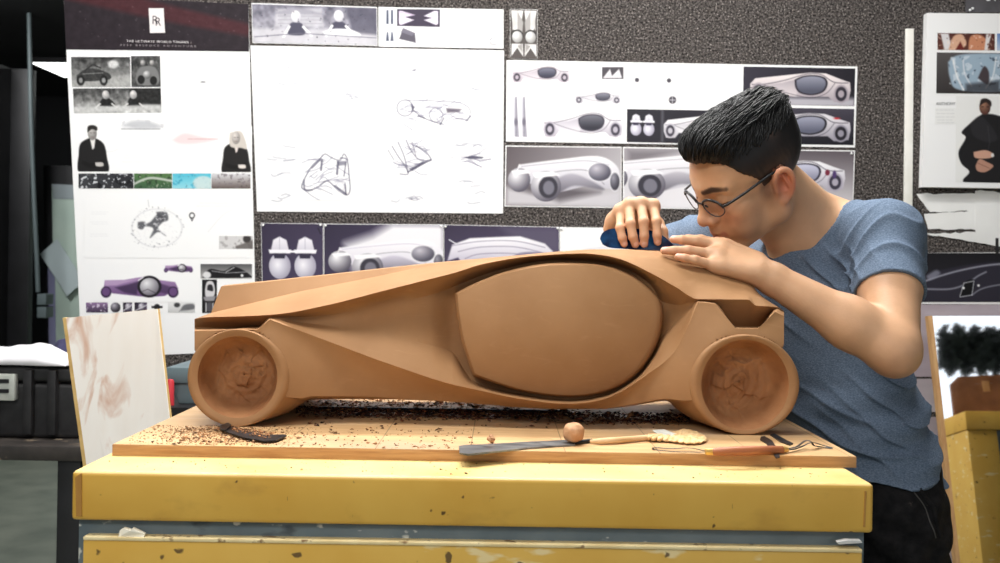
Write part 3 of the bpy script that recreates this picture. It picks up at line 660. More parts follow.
# ------------------------------------------------------------------ pinned sheets: drawn procedurally, point colours on fine grids
class Art:
    """a printed picture drawn in its own rectangle (x0..x1, y0..y1) and laid over a quad of the wall"""
    def __init__(s, x0, y0, x1, y1, bg=(250, 250, 250), ss=2.0, quad=None):
        s.r = (x0, y0, x1, y1); s.nx = max(2, int(round((x1-x0)*ss))); s.ny = max(2, int(round((y1-y0)*ss)))
        gx, gy = np.meshgrid(np.linspace(x0, x1, s.nx+1), np.linspace(y0, y1, s.ny+1)); s.X, s.Y = gx, gy
        s.C = np.ones(gx.shape+(3,))*np.array(bg)/255.0; s.quad = quad
    def mix(s, a, c):
        c = np.asarray(c, float); c = c/255.0
        s.C = s.C*(1-a[..., None])+c*a[..., None]
    def sd(s, pts):
        p = np.array(pts, float); d = np.full(s.X.shape, 1e9); ins = np.zeros(s.X.shape, bool)
        for i in range(len(p)):
            a, b = p[i-1], p[i]; e = b-a; L = (e**2).sum()+1e-12
            t = np.clip(((s.X-a[0])*e[0]+(s.Y-a[1])*e[1])/L, 0, 1)
            d = np.minimum(d, np.hypot(s.X-a[0]-t*e[0], s.Y-a[1]-t*e[1]))
            c = ((a[1] > s.Y) != (b[1] > s.Y)) & (s.X < (b[0]-a[0])*(s.Y-a[1])/((b[1]-a[1]) if abs(b[1]-a[1]) > 1e-9 else 1e-9)+a[0])
            ins ^= c
        return np.where(ins, -d, d)
    def poly(s, pts, c, soft=.35, op=1.0):
        s.mix(op*np.clip(.5-s.sd(pts)/(2*soft), 0, 1), c)
    def spoly(s, pts, c, soft=.35, op=1.0):
        s.poly(catmull(list(pts)+[pts[0]], 6)[:-1], c, soft, op)
    def gpoly(s, pts, c0, c1, p0, p1, soft=.35, smooth=False, op=1.0):
        """polygon filled with a gradient from c0 at p0 to c1 at p1"""
        if smooth: pts = catmull(list(pts)+[pts[0]], 6)[:-1]
        d = np.array(p1, float)-p0; t = np.clip(((s.X-p0[0])*d[0]+(s.Y-p0[1])*d[1])/(d@d), 0, 1)[..., None]
        c = np.array(c0, float)*(1-t)+np.array(c1, float)*t
        s.mix(op*np.clip(.5-s.sd(pts)/(2*soft), 0, 1), c)
    def ell(s, cx, cy, rx, ry, c, soft=.35, op=1.0, rot=0.0, ring=None):
        a = math.radians(rot); u = (s.X-cx)*math.cos(a)+(s.Y-cy)*math.sin(a); v = -(s.X-cx)*math.sin(a)+(s.Y-cy)*math.cos(a)
        k = np.hypot(u/rx, v/ry); d = (k-1)*min(rx, ry)
        if ring: d = np.abs(d)-ring
        s.mix(op*np.clip(.5-d/(2*soft), 0, 1), c)
    def ball(s, cx, cy, rx, ry, c0, c1, lx=-.3, ly=-.4):
        """ellipse shaded from c0 at the lit side to c1"""
        k = np.hypot((s.X-cx)/rx, (s.Y-cy)/ry); t = np.clip(np.hypot((s.X-cx)/rx-lx, (s.Y-cy)/ry-ly)/1.4, 0, 1)[..., None]
        c = np.array(c0, float)*(1-t)+np.array(c1, float)*t
        s.mix(np.clip(.5-(k-1)*min(rx, ry)/.7, 0, 1), c)
    def line(s, pts, w, c, op=1.0, soft=.4, smooth=False):
        if smooth: pts = catmull(pts, 6)
        p = np.array(pts, float); d = np.full(s.X.shape, 1e9)
        for a, b in zip(p[:-1], p[1:]):
            e = b-a; t = np.clip(((s.X-a[0])*e[0]+(s.Y-a[1])*e[1])/((e**2).sum()+1e-12), 0, 1)
            d = np.minimum(d, np.hypot(s.X-a[0]-t*e[0], s.Y-a[1]-t*e[1]))
        s.mix(op*np.clip(.5-(d-w/2)/(2*soft), 0, 1), c)
    def grad(s, c0, c1, p0, p1):
        d = np.array(p1, float)-p0; t = np.clip(((s.X-p0[0])*d[0]+(s.Y-p0[1])*d[1])/(d@d), 0, 1)[..., None]
        s.C = (np.array(c0, float)*(1-t)+np.array(c1, float)*t)/255.0
    def noise(s, amp, sc, seed, c=None, thr=None, region=None):
        n = vnoise(s.X, s.Y, sc, seed)+.6*vnoise(s.X, s.Y, sc*2.3, seed+9)
        w = 1.0 if region is None else np.clip(.5-s.sd(region), 0, 1)
        if c is None: s.C = np.clip(s.C+(amp/255.0)*(n*w)[..., None], 0, 1)
        else: s.mix(np.clip((n-thr)*6, 0, 1)*amp*w, c)
    def build(s, name, parent, Y, lift=.0006, label=None):
        x0, y0, x1, y1 = s.r; X, Yp = s.X, s.Y
        if s.quad is not None:
            u = (X-x0)/(x1-x0); v = (Yp-y0)/(y1-y0); q = np.array(s.quad, float)
            W = [(1-u)*(1-v), u*(1-v), u*v, (1-u)*v]
            X = sum(w*c[0] for w, c in zip(W, q)); Yp = sum(w*c[1] for w, c in zip(W, q))
        V = PA(X, Yp, Y-lift).reshape(-1, 3); n = s.nx+1
        i, j = np.meshgrid(np.arange(s.ny), np.arange(s.nx), indexing='ij')
        a = i*n+j; Fq = np.stack([a, a+n, a+n+1, a+1], -1).reshape(-1, 4)
        o = link_mesh(name, V, Fq, M_print, parent)
        at = o.data.attributes.new('Col', 'FLOAT_COLOR', 'POINT'); c = np.ones((V.shape[0], 4), np.float32)
        c[:, :3] = (lin(np.clip(s.C, 0, 1))*.86).reshape(-1, 3); at.data.foreach_set('color', c.ravel())
        if label: o['label'] = label
        return o
def sheet(name, quad, label, cat, Y=YW, m=None, thick=.0012, gap=.0004, group=None):
    q = [P(x, y, Y-thick-gap) for x, y in quad]; c = sum(q, Vector())/4
    t = thing(name, label, cat, c, group); hexa('sheet', q, thick, m or M_paper, t); return t, Y-thick-gap
def pins(t, pts, Y):
    for x, y in pts:
        bm = bmesh.new(); bmesh.ops.create_icosphere(bm, subdivisions=2, radius=.0035, matrix=Matrix.Translation(P(x, y, Y-.001))); bm_obj('pushpin', bm, M_pin, t, True)
def text_mesh(name, body, px, py, h, Y, col, parent, align='CENTER', slant=0.0, width=None, tracking=1.0, dx=0.0):
    """lettering: cap height h px, centre (px,py) on the plane Y"""
    cu = bpy.data.curves.new(name, 'FONT'); cu.body = body; cu.align_x = align; cu.space_character = tracking; cu.fill_mode = 'FRONT'
    ob = bpy.data.objects.new(name, cu); COL.objects.link(ob); bpy.context.view_layer.update()
    me = bpy.data.meshes.new_from_object(ob.evaluated_get(bpy.context.evaluated_depsgraph_get())); bpy.data.objects.remove(ob); bpy.data.curves.remove(cu)
    n = len(me.vertices); co = np.zeros(n*3, np.float32); me.vertices.foreach_get('co', co); co = co.reshape(-1, 3)
    s = h/.70; wd = co[:, 0].max()-co[:, 0].min()
    sx = width/wd if width else s
    c0 = {'CENTER': (co[:, 0].max()+co[:, 0].min())/2, 'LEFT': co[:, 0].min()}[align]
    xx = (co[:, 0]-c0)*sx; yy = (co[:, 1]-.35)*s
    V = PA(px+xx+dx*yy, py-yy+slant*xx, Y)
    me.vertices.foreach_set('co', V.astype(np.float32).ravel()); me.update(); me.materials.append(ink(col))
    o = bpy.data.objects.new(name, me); COL.objects.link(o); o.parent = parent; o.matrix_parent_inverse = parent.matrix_world.inverted(); return o
INK = {}
def ink(c):
    if c not in INK: INK[c] = mat('ink_%d_%d_%d' % c, rgb(*c), rough=.6, spec=.2)
    return INK[c]
# --- reusable little drawings of the car (box: x0,y0,w,h; nose left)
def carside(A, x0, y0, w, h, hi=(245, 243, 246), mid=(196, 192, 200), dk=(70, 66, 78), glass=(74, 74, 86), flip=False):
    def T(pts): return [((x0+w*(1-u) if flip else x0+w*u), y0+h*v) for u, v in pts]
    def q(u): return x0+w*(1-u) if flip else x0+w*u
    body = T([(.0, .40), (.05, .22), (.30, .12), (.60, .0), (.75, .02), (.88, .18), (.99, .30), (1, .55), (.98, .9), (.84, .95), (.78, .78), (.45, .80), (.20, .74), (.15, .95), (.03, .95), (0, .7)])
    A.gpoly(body, hi, mid, (0, y0+h*.15), (0, y0+h*.95), .5)
    A.gpoly(T([(.15, .42), (.32, .35), (.48, .2), (.46, .78), (.2, .72)]), mid, hi, (0, y0+h*.3), (0, y0+h*.8), .8, op=.8)
    A.line(T([(.02, .42), (.15, .40), (.35, .26), (.55, .06), (.7, .06), (.83, .30), (.97, .32)]), max(.6, h*.035), dk, .55, smooth=True)
    A.line(T([(.14, .44), (.3, .62), (.48, .76), (.62, .82), (.76, .66), (.84, .34)]), max(.5, h*.03), dk, .45, smooth=True)
    g = T([(.44, .24), (.52, .12), (.64, .08), (.74, .16), (.77, .36), (.73, .62), (.62, .74), (.5, .68), (.45, .5)])
    A.spoly(g, dk, .5); gi = [(np.mean([p[0] for p in g])+(p[0]-np.mean([p[0] for p in g]))*.88, np.mean([p[1] for p in g])+(p[1]-np.mean([p[1] for p in g]))*.86) for p in g]
    A.gpoly(gi, [min(255, c+70) for c in glass], glass, (0, y0+h*.1), (0, y0+h*.6), .6, True)
    for u, v in ((.085, .66), (.905, .68)):
        A.ell(q(u), y0+h*v, w*.072, h*.30, mid, .6); A.ell(q(u), y0+h*v, w*.056, h*.235, dk, .5); A.ell(q(u), y0+h*v, w*.03, h*.12, mid, .5)
def carfront34(A, x0, y0, w, h, hi=(248, 247, 250), mid=(176, 172, 184), dk=(58, 56, 66)):
    """three quarter front view: two pods at the left, body and canopy going right"""
    def T(pts): return [(x0+w*u, y0+h*v) for u, v in pts]
    A.gpoly(T([(.10, .22), (.45, .10), (.80, .02), (.97, .22), (1, .55), (.93, .72), (.72, .66), (.45, .80), (.30, .70), (.08, .5)]), hi, mid, (0, y0), (0, y0+h), .8, True)
    A.gpoly(T([(.36, .62), (.55, .40), (.72, .52), (.86, .74), (.60, .66), (.44, .82)]), mid, dk, (0, y0+h*.4), (0, y0+h*.95), 1.2, True, .8)
    A.line(T([(.12, .26), (.4, .18), (.7, .12), (.9, .2)]), max(.6, h*.02), mid, .9, smooth=True)
    A.line(T([(.30, .44), (.5, .34), (.72, .34), (.86, .62)]), max(.6, h*.02), dk, .35, smooth=True)
    A.ball(x0+w*.82, y0+h*.36, w*.105, h*.20, (200, 196, 206), (72, 70, 84)); A.ell(x0+w*.82, y0+h*.36, w*.105, h*.20, hi, .6, .8, ring=.5)
    A.ball(x0+w*.955, y0+h*.56, w*.045, h*.20, (150, 148, 160), (50, 48, 58)); A.ell(x0+w*.955, y0+h*.56, w*.045, h*.20, hi, .5, .7, ring=.4)
    A.ball(x0+w*.10, y0+h*.55, w*.10, h*.26, hi, (90, 86, 98)); A.poly(T([(.03, .36), (.16, .33), (.20, .40), (.05, .44)]), hi, .6)
    A.ball(x0+w*.34, y0+h*.68, w*.135, h*.33, hi, (96, 92, 104)); A.ell(x0+w*.36, y0+h*.70, w*.085, h*.235, dk, .8); A.ell(x0+w*.365, y0+h*.71, w*.05, h*.15, (120, 118, 130), .8)
    A.poly(T([(.22, .40), (.40, .36), (.46, .44), (.24, .50)]), hi, .6); A.line(T([(.08, .36), (.10, .22)]), max(.6, h*.02), hi, .9)
def twopods(A, x0, y0, w, h, hi=(246, 244, 250), mid=(150, 146, 166), dk=(50, 46, 66)):
    for cx in (.26, .74):
        X = x0+w*cx
        A.gpoly([(X-w*.17, y0+h*.36), (X-w*.12, y0+h*.08), (X, y0), (X+w*.13, y0+h*.08), (X+w*.18, y0+h*.36)], hi, (206, 202, 214), (0, y0), (0, y0+h*.4), .6)
        A.line([(X, y0), (X, y0+h*.3)], max(.4, w*.012), mid, .6)
        A.ball(X, y0+h*.70, w*.205, h*.31, hi, mid, -.2, -.1)
        A.poly([(X-w*.21, y0+h*.31), (X+w*.22, y0+h*.31), (X+w*.20, y0+h*.40), (X-w*.19, y0+h*.40)], hi, .5)
        A.poly([(X-w*.12, y0+h*.40), (X+w*.12, y0+h*.40), (X+w*.09, y0+h*.52), (X-w*.10, y0+h*.52)], dk, .5)
    A.poly([(x0+w*.44, y0+h*.33), (x0+w*.56, y0+h*.33), (x0+w*.56, y0+h*.38), (x0+w*.44, y0+h*.38)], hi, .4)
def figure(A, x, y, h, coat=(30, 28, 28), skin=(206, 200, 196), hair=(40, 36, 34), blonde=False):
    """head and torso portrait, head top at (x,y), total height h"""
    w = h*.62
    A.spoly([(x-.10*w, y+.24*h), (x-.42*w, y+.36*h), (x-.50*w, y+.62*h), (x-.48*w, y+h), (x+.50*w, y+h), (x+.50*w, y+.66*h), (x+.40*w, y+.38*h), (x+.12*w, y+.25*h)], coat, .6)
    A.poly([(x-.09*w, y+.24*h), (x+.11*w, y+.24*h), (x+.06*w, y+.46*h), (x-.01*w, y+.50*h)], (235, 232, 230) if not blonde else (228, 216, 210), .5)
    if blonde: A.spoly([(x-.24*w, y+.02*h), (x+.16*w, y-.02*h), (x+.34*w, y+.16*h), (x+.42*w, y+.40*h), (x+.20*w, y+.38*h), (x-.22*w, y+.34*h)], (206, 198, 190), .7)
    A.ball(x, y+.14*h, .16*w, .15*h, skin, [c*.62 for c in skin])
    if not blonde: A.spoly([(x-.17*w, y+.12*h), (x-.15*w, y-.01*h), (x+.02*w, y-.04*h), (x+.17*w, y+.0*h), (x+.16*w, y+.08*h), (x, y+.05*h)], hair, .5)
    A.line([(x-.07*w, y+.13*h), (x-.02*w, y+.13*h)], .5, (50, 40, 40), .7); A.line([(x+.04*w, y+.13*h), (x+.09*w, y+.13*h)], .5, (50, 40, 40), .7); A.line([(x-.03*w, y+.22*h), (x+.05*w, y+.22*h)], .5, (110, 70, 66), .6)
    A.spoly([(x-.36*w, y+.74*h), (x, y+.80*h), (x+.36*w, y+.72*h), (x+.40*w, y+.80*h), (x, y+.90*h), (x-.38*w, y+.82*h)], [c*.55 for c in coat], .7)
    A.spoly([(x+.08*w, y+.78*h), (x+.34*w, y+.78*h), (x+.36*w, y+.86*h), (x+.12*w, y+.86*h)], skin, .6)
def greek(A, x0, x1, ys, c=(196, 196, 200), w=.5, seed=0, op=.6):
    r = np.random.default_rng(seed)
    for y in ys:
        x = x0+r.uniform(0, (x1-x0)*.1)
        while x < x1-1:
            e = min(x1, x+r.uniform(1.5, 5)); A.line([(x, y), (e, y)], w, c, op, .3); x = e+r.uniform(.7, 1.4)

# =============== 1. tall white poster at the left
pq = [(63.5, -4), (248.5, 4), (256.5, 351), (82, 358)]
def pw(x, y):          # poster-local (photo axes at its middle) -> leaning quad
    return x
t, yp = sheet('presentation_poster', pq, 'tall white presentation poster with dark maroon header at the wall end', 'poster')
def lean(x0, y0, x1, y1):
    """quad of a picture given by its own rectangle, following the poster's lean"""
    def edge(px, py):
        v = (py+4)/(358+4); l = 63.5+v*(82-63.5); r_ = 248.5+v*(256.5-248.5); rl = 63.5; rr = 248.5
        return px
    return None
A = Art(64, -4, 248.5, 52, (36, 27, 34), 1.5, [(63.6, -4), (248.5, 4), (249.2, 51.5), (66, 49.5)])
A.poly([(60, -8), (130, -8), (260, 22), (260, 36), (190, 24), (64, -1)], (78, 30, 36), 3, .75)
A.noise(7, .5, 3)
rr_ = np.random.default_rng(3)
for _ in range(40): A.ell(rr_.uniform(64, 248), rr_.uniform(0, 50), .45, .45, (150, 140, 144), .3, rr_.uniform(.2, .7))
hd = A.build('printed_header', t, yp, label='dark maroon header band')
A = Art(148.5, 7.5, 165, 33.5, (240, 234, 234), 4, [(148.6, 8.2), (163.6, 8.2), (165, 32.8), (150, 33)])
A.ell(156.6, 20.5, 9, 15, (226, 214, 214), 4, .35)
bg_ = A.build('printed_badge', t, yp, .0012)
for dx, dy in ((-1.5, -.8), (1.6, .9)):
    text_mesh('badge_letter', 'R', 156.8+dx, 20.6+dy, 8.5, yp-.0016, (70, 66, 70), bg_, width=5.4, slant=0)
text_mesh('printed_text', 'THE ULTIMATE WORLD TOURER -', 159, 41.6, 2.1, yp-.0012, (232, 226, 226), t, width=65, tracking=1.25, slant=.02)
text_mesh('printed_text', '2035 BESPOKE ADVENTURE', 158, 45.6, 1.7, yp-.0012, (150, 142, 146), t, width=76, tracking=1.7, slant=.02)
# black and white street photographs
def streetcar(A, x, y, w):
    A.spoly([(x, y), (x+.25*w, y-.18*w), (x+.6*w, y-.2*w), (x+w, y-.05*w), (x+.95*w, y+.12*w), (x+.1*w, y+.16*w)], (54, 54, 54), .6)
    A.line([(x+.3*w, y-.18*w), (x+.5*w, y-.32*w), (x+.75*w, y-.22*w)], 1, (30, 30, 30), .9)
    for u in (.12, .82): A.ell(x+u*w, y+.14*w, .12*w, .15*w, (16, 16, 16), .6); A.ell(x+u*w, y+.14*w, .06*w, .08*w, (150, 150, 150), .6)
    A.line([(x+.2*w, y-.05*w), (x+.8*w, y-.08*w)], .8, (170, 170, 170), .7)
A = Art(71, 57, 130, 86, (150, 150, 150), 2, [(71, 57), (130, 57), (130.6, 87), (72, 87)])
A.grad((60, 60, 60), (190, 190, 188), (0, 57), (0, 88)); A.noise(60, .35, 4, region=[(70, 56), (131, 56), (131, 66), (70, 70)])
A.poly([(70, 80), (131, 74), (131, 88), (70, 88)], (168, 168, 166), 1.5); streetcar(A, 76, 75, 33); A.ell(113, 64, 5, 4, (210, 210, 210), 1); A.noise(22, .8, 5)
A.build('printed_photo', t, yp)
A = Art(131.5, 55, 160, 86.5, (70, 70, 70), 2, [(131, 56), (160, 56), (160.8, 87), (131.5, 87)])
A.noise(50, .45, 6); A.spoly([(136, 74), (141, 66), (154, 66), (159, 76), (156, 84), (138, 84)], (120, 120, 120), .8); A.ell(141, 79, 3.5, 4.5, (24, 24, 24)); A.ell(153, 80, 3.5, 4.5, (24, 24, 24)); A.ball(147, 74, 4, 4, (220, 220, 220), (90, 90, 90))
for x in (143, 152): A.ball(x, 62, 2.5, 3, (210, 206, 204), (90, 90, 90))
A.build('printed_photo', t, yp)
A = Art(73, 88.5, 162, 113, (120, 120, 120), 2, [(72.8, 88.5), (160.8, 88), (161.5, 112.4), (74, 113)])
A.grad((70, 70, 70), (200, 200, 198), (0, 90), (0, 114)); A.noise(50, .4, 8); A.poly([(130, 86), (164, 86), (164, 106), (136, 104)], (34, 34, 34), 2)
for x in (106, 134):
    A.spoly([(x-7, 106), (x-4, 99), (x+4, 99), (x+9, 107)], (28, 28, 28), .6); A.ball(x, 95, 3.6, 4.4, (236, 232, 230), (140, 140, 140)); A.line([(x-6, 104), (x-11, 108)], 1.6, (220, 218, 216)); A.line([(x+6, 104), (x+11, 108)], 1.6, (220, 218, 216))
A.poly([(73, 107), (162, 105), (162, 110), (73, 112)], (205, 205, 204), 1, .8); A.noise(20, .8, 9)
A.build('printed_photo', t, yp)
# captions, faint smudged titles
A = Art(150, 74, 246, 96, (250, 250, 250), 1.5); greek(A, 176, 244, (82.5,), (190, 190, 196), .5, 1, .5); greek(A, 176, 244, (88.5,), (170, 176, 184), 1.1, 2, .35); A.ell(203, 82, 2.5, .8, (120, 120, 124), .4)
A.build('printed_text', t, yp, .0004)
A = Art(118, 117, 166, 172, (250, 250, 250), 1.5); A.spoly([(122, 126), (132, 121), (148, 121), (162, 127), (140, 129)], (176, 178, 184), 2, .7); A.noise(.5, .7, 3, (190, 190, 196), .2, [(120, 120), (164, 120), (164, 130), (120, 130)])
greek(A, 106+12, 160, (129,), (120, 120, 126), 1.2, 5, .6); greek(A, 122, 160, (135, 140, 146, 152, 155, 158, 162), (206, 206, 210), .5, 6, .5); A.build('printed_text', t, yp, .0004)
A = Art(168, 128, 224, 172, (250, 250, 250), 1.5); A.spoly([(172, 140), (184, 133), (200, 136), (216, 140), (196, 144), (180, 144)], (236, 206, 208), 2, .8); greek(A, 186, 218, (139,), (176, 140, 144), 1, 7, .5); greek(A, 182, 206, (148, 155, 158, 163, 166), (212, 208, 210), .5, 8, .5); A.build('printed_text', t, yp, .0004)
A = Art(76, 120, 118, 172, (250, 250, 250), 2, [(76, 120), (118, 120), (118.6, 171.5), (77.4, 171.5)])
A.ell(108, 136, 17, 16, (222, 222, 224), .4, .7, ring=.3); figure(A, 92, 127, 46, (26, 25, 26), (200, 196, 192)); A.build('printed_photo', t, yp, label='black and white printed portrait in a dark coat')
A = Art(220, 126, 252, 172, (250, 250, 250), 2); figure(A, 236, 132, 42, (30, 28, 28), (226, 218, 212), blonde=True); A.build('printed_photo', t, yp, label='printed portrait of a fair haired sitter in black jacket')
# strip of four small pictures
cells = [(78.5, 133.5), (134, 172), (172.5, 211), (211.5, 250.5)]
for k, (a, b) in enumerate(cells):
    A = Art(a, 173.5, b, 188.5, (90, 100, 90), 2)
    if k == 0: A.grad((60, 62, 66), (40, 40, 44), (a, 0), (b, 0)); A.noise(.95, .8, 12, (222, 224, 228), .25); A.noise(.9, .5, 13, (14, 14, 18), .3)
    if k == 1: A.grad((84, 120, 70), (60, 92, 66), (0, 173), (0, 189)); A.noise(.9, .5, 14, (40, 62, 40), .2); A.line([(a, 184), (150, 178), (b, 181)], 2.2, (200, 204, 196), .9, .6, True); A.noise(.8, 1.0, 15, (226, 226, 206), .55)
    if k == 2: A.grad((78, 186, 210), (150, 214, 226), (0, 173), (0, 189)); A.noise(.6, .4, 16, (40, 150, 186), .3); A.ell(203, 183, 10, 7, (214, 222, 218), .8, .8); A.noise(.7, 1.1, 17, (90, 120, 124), .6)
    if k == 3: A.grad((222, 222, 226), (96, 84, 80), (0, 173), (0, 189)); A.noise(.7, .5, 18, (120, 112, 116), .25); A.noise(.8, .7, 19, (70, 64, 60), .5)
    A.build('printed_photo', t, yp)
# map ring and pin
A = Art(84, 198, 250, 258, (250, 250, 250), 1.6)
A.ell(157, 228, 25, 19, (214, 214, 218), .6, .7, ring=.5); A.noise(.75, 1.3, 21, (150, 150, 156), .35, [(128, 228), (140, 210), (160, 204), (180, 216), (186, 230), (176, 244), (150, 252), (134, 242)])
A.ell(157, 227, 22, 16, (250, 250, 250), 1.2, .92)
rr_ = np.random.default_rng(6)
for pts in ([(140, 226), (150, 222), (158, 214), (164, 220), (158, 228), (166, 236), (158, 232), (150, 238), (153, 228)], [(156, 212), (166, 212), (168, 220), (160, 221)], [(138, 222), (145, 222), (143, 229), (138, 228)]): A.spoly(pts, (74, 74, 80), .8, .85)
A.noise(.7, 1.1, 24, (240, 240, 242), .3, [(136, 210), (172, 208), (174, 240), (140, 242)])
A.ell(192, 215.5, 2.4, 2.6, (40, 40, 44), .4, ring=.55); A.line([(190.6, 217.6), (192, 221), (193.4, 217.6)], .8, (40, 40, 44)); A.line([(148, 200), (149, 207)], .5, (190, 190, 194))
greek(A, 90, 108, (212, 214, 222, 224, 234, 236), (220, 220, 224), .5, 4, .5); A.line([(208, 232), (222, 216), (232, 210)], .5, (220, 220, 224), .8, smooth=True); greek(A, 196, 240, (203, 206), (212, 212, 214), .6, 5, .6)
A.build('printed_map', t, yp, .0005)
A = Art(219, 236, 253, 249, (214, 212, 212), 2); A.noise(.6, .6, 31, (150, 146, 146), .2); A.ell(247, 239, 4, 4, (60, 56, 56), .8); A.poly([(236, 246), (253, 240), (253, 249), (236, 249)], (90, 84, 82), .8, .8); A.build('printed_photo', t, yp)
# purple car elevation
A = Art(92, 262, 196, 302, (250, 250, 250), 2)
P1, P2, P3_ = (168, 138, 180), (104, 74, 122), (52, 36, 66)
def purple(A, x0, y0, w, h):
    T = lambda pts: [(x0+w*u, y0+h*v) for u, v in pts]
    A.gpoly(T([(.05, .16), (.30, .14), (.48, .02), (.62, -.02), (.74, .14), (.95, .24), (.99, .55), (.82, .90), (.6, .96), (.45, .9), (.15, .78), (.03, .6)]), P1, P2, (0, y0), (0, y0+h), .5)
    A.poly(T([(.18, .5), (.34, .36), (.48, .2), (.46, .85), (.3, .74)]), P3_, 1, .75); A.poly(T([(.76, .3), (.92, .5), (.84, .8), (.72, .7)]), P3_, 1, .6)
    A.poly(T([(.05, .16), (.3, .15), (.45, .12), (.2, .4), (.05, .42)]), (196, 170, 204), .8, .7)
    for u in (.065, .925): A.ell(x0+w*u, y0+h*.72, w*.068, h*.27, P3_, .5); A.ell(x0+w*u, y0+h*.70, w*.05, h*.2, P2, .6)
    A.ell(x0+w*.62, y0+h*.46, w*.155, h*.52, (30, 26, 34), .5); A.ball(x0+w*.62, y0+h*.46, w*.12, h*.41, (238, 238, 240), (120, 116, 126)); A.line(T([(.52, .7), (.6, .58), (.72, .8)]), .7, (70, 66, 74), .8); A.line(T([(.48, .16), (.54, .02)]), 1, (240, 240, 240))
purple(A, 101, 277, 78, 21); purple(A, 164, 264.5, 29, 8); A.build('printed_rendering', t, yp, .0005, label='purple car side elevation')
# row of tiny pictures
for k, (a, b) in enumerate([(86, 108), (110.5, 120.5), (123, 132), (134.5, 147), (151, 163), (168, 195)]):
    A = Art(a, 302.5, b, 312.5, (250, 250, 250), 2); m_ = (a+b)/2
    if k == 0: A.grad((150, 120, 160), (60, 50, 70), (0, 302), (0, 313)); A.noise(.8, .7, 41, (230, 220, 236), .2)
    if k in (1,): A.ball(m_, 307.5, 5, 5, (190, 186, 196), (24, 22, 28))
    if k in (2, 3): A.grad((40, 34, 46), (90, 76, 100), (a, 0), (b, 0)); A.ball(m_+1, 307, 3.5, 4, (235, 232, 240), (60, 54, 70)); A.line([(a, 311), (b, 305)], .8, (230, 228, 234))
    if k == 4: A.ell(m_, 307, 3, 3, (24, 24, 28), .5); A.poly([(a+.5, 306), (b-.5, 306), (b-.5, 308.2), (a+.5, 308.2)], (24, 24, 28)); A.line([(m_, 307), (m_, 312)], 1.2, (24, 24, 28))
    if k == 5: A.grad((236, 236, 236), (200, 200, 200), (0, 302), (0, 313)); A.ell(177, 305, 3, 2.4, (60, 60, 62), .6); A.spoly([(180, 311), (184, 305), (193, 304), (194, 309)], (110, 110, 114), .8); A.noise(.6, .9, 44, (90, 90, 94), .6)
    A.build('printed_photo', t, yp)
# dark car photographs at the lower right
A = Art(200.5, 264, 252, 278.5, (40, 38, 40), 2); A.grad((84, 84, 86), (200, 198, 196), (0, 264), (0, 280)); A.spoly([(204, 276), (210, 269), (224, 271), (233, 266.5), (243, 270), (250, 275), (249, 277.5), (206, 278)], (22, 21, 24), .5); A.ell(207, 275, 4, 3.4, (225, 225, 226), .6); A.line([(212, 271), (226, 273), (246, 272)], .7, (200, 200, 204), .8); A.ell(242, 275.5, 1.4, 1.4, (230, 230, 230)); A.line([(226, 272), (234, 267.5)], .6, (235, 235, 235)); A.build('printed_photo', t, yp)
A = Art(202, 279.5, 217, 313, (26, 24, 27), 2); A.spoly([(205, 290), (207, 282), (213, 282), (215, 291), (213, 297), (206, 297)], (214, 212, 214), .5); A.spoly([(207, 290), (208, 285), (212, 285), (213, 291)], (40, 38, 42), .5); A.poly([(203, 297), (216, 296), (214, 301), (205, 301)], (150, 148, 152), .6); A.ell(209.5, 307, 4, 5, (80, 78, 84), .8); A.line([(206, 303), (206, 312)], .7, (230, 230, 230)); A.line([(213, 303), (213, 312)], .7, (230, 230, 230)); A.build('printed_photo', t, yp)
A = Art(86, 318, 150, 326, (250, 250, 250), 1.5); greek(A, 90, 150, (322,), (206, 206, 210), .5, 9, .5); A.build('printed_text', t, yp, .0004)

# =============== 2. two strips above the big sheet
t, yp = sheet('photo_strip', [(251.5, 3), (377, 7), (377.5, 46), (252.5, 43)], 'grey toned photo strip of two women at a table above the sketch sheet', 'print')
A = Art(252, 4, 377, 45, (170, 168, 178), 2, [(252, 4), (376.5, 8), (377, 45.2), (253, 42.4)])
A.grad((120, 118, 132), (196, 194, 202), (0, 4), (0, 46)); A.noise(42, .25, 51); A.poly([(252, 30), (377, 28), (377, 46), (252, 46)], (206, 204, 210), 2, .8)
A.poly([(276, 8), (322, 6), (324, 26), (274, 28)], (206, 204, 210), 1.5, .7); A.poly([(270, 14), (298, 5), (326, 13)], (150, 148, 160), 1, .6)
for y in (16, 20, 24): A.line([(278, y), (322, y-1)], .7, (150, 148, 160), .7)
A.poly([(346, 4), (378, 4), (378, 34), (352, 32)], (84, 82, 98), 2, .8)
for x, y in ((296, 12), (339, 10)):
    A.spoly([(x-9, y+20), (x-5, y+11), (x+5, y+11), (x+9, y+20), (x+6, y+24), (x-7, y+24)], (76, 74, 92), .7); A.ball(x, y+4, 5, 6.5, (246, 245, 246), (200, 198, 206)); A.line([(x-7, y+15), (x-13, y+26)], 2.6, (240, 239, 242)); A.line([(x+7, y+15), (x+15, y+24)], 2.6, (240, 239, 242))
A.spoly([(322, 32), (335, 28), (352, 29), (360, 35), (330, 36)], (240, 240, 242), .8); A.line([(254, 39), (300, 34), (376, 37)], 1.2, (110, 108, 122), .7); A.noise(.6, .6, 55, (60, 58, 72), .6)
A.build('printed_photo', t, yp)
t, yp = sheet('sketch_strip', [(378.5, 7), (503.5, 9.5), (503.5, 48.5), (378.5, 46.5)], 'white strip with dark facet drawings and a letter C above the sketch sheet', 'print')
A = Art(380, 9, 460, 44, (250, 250, 250), 2)
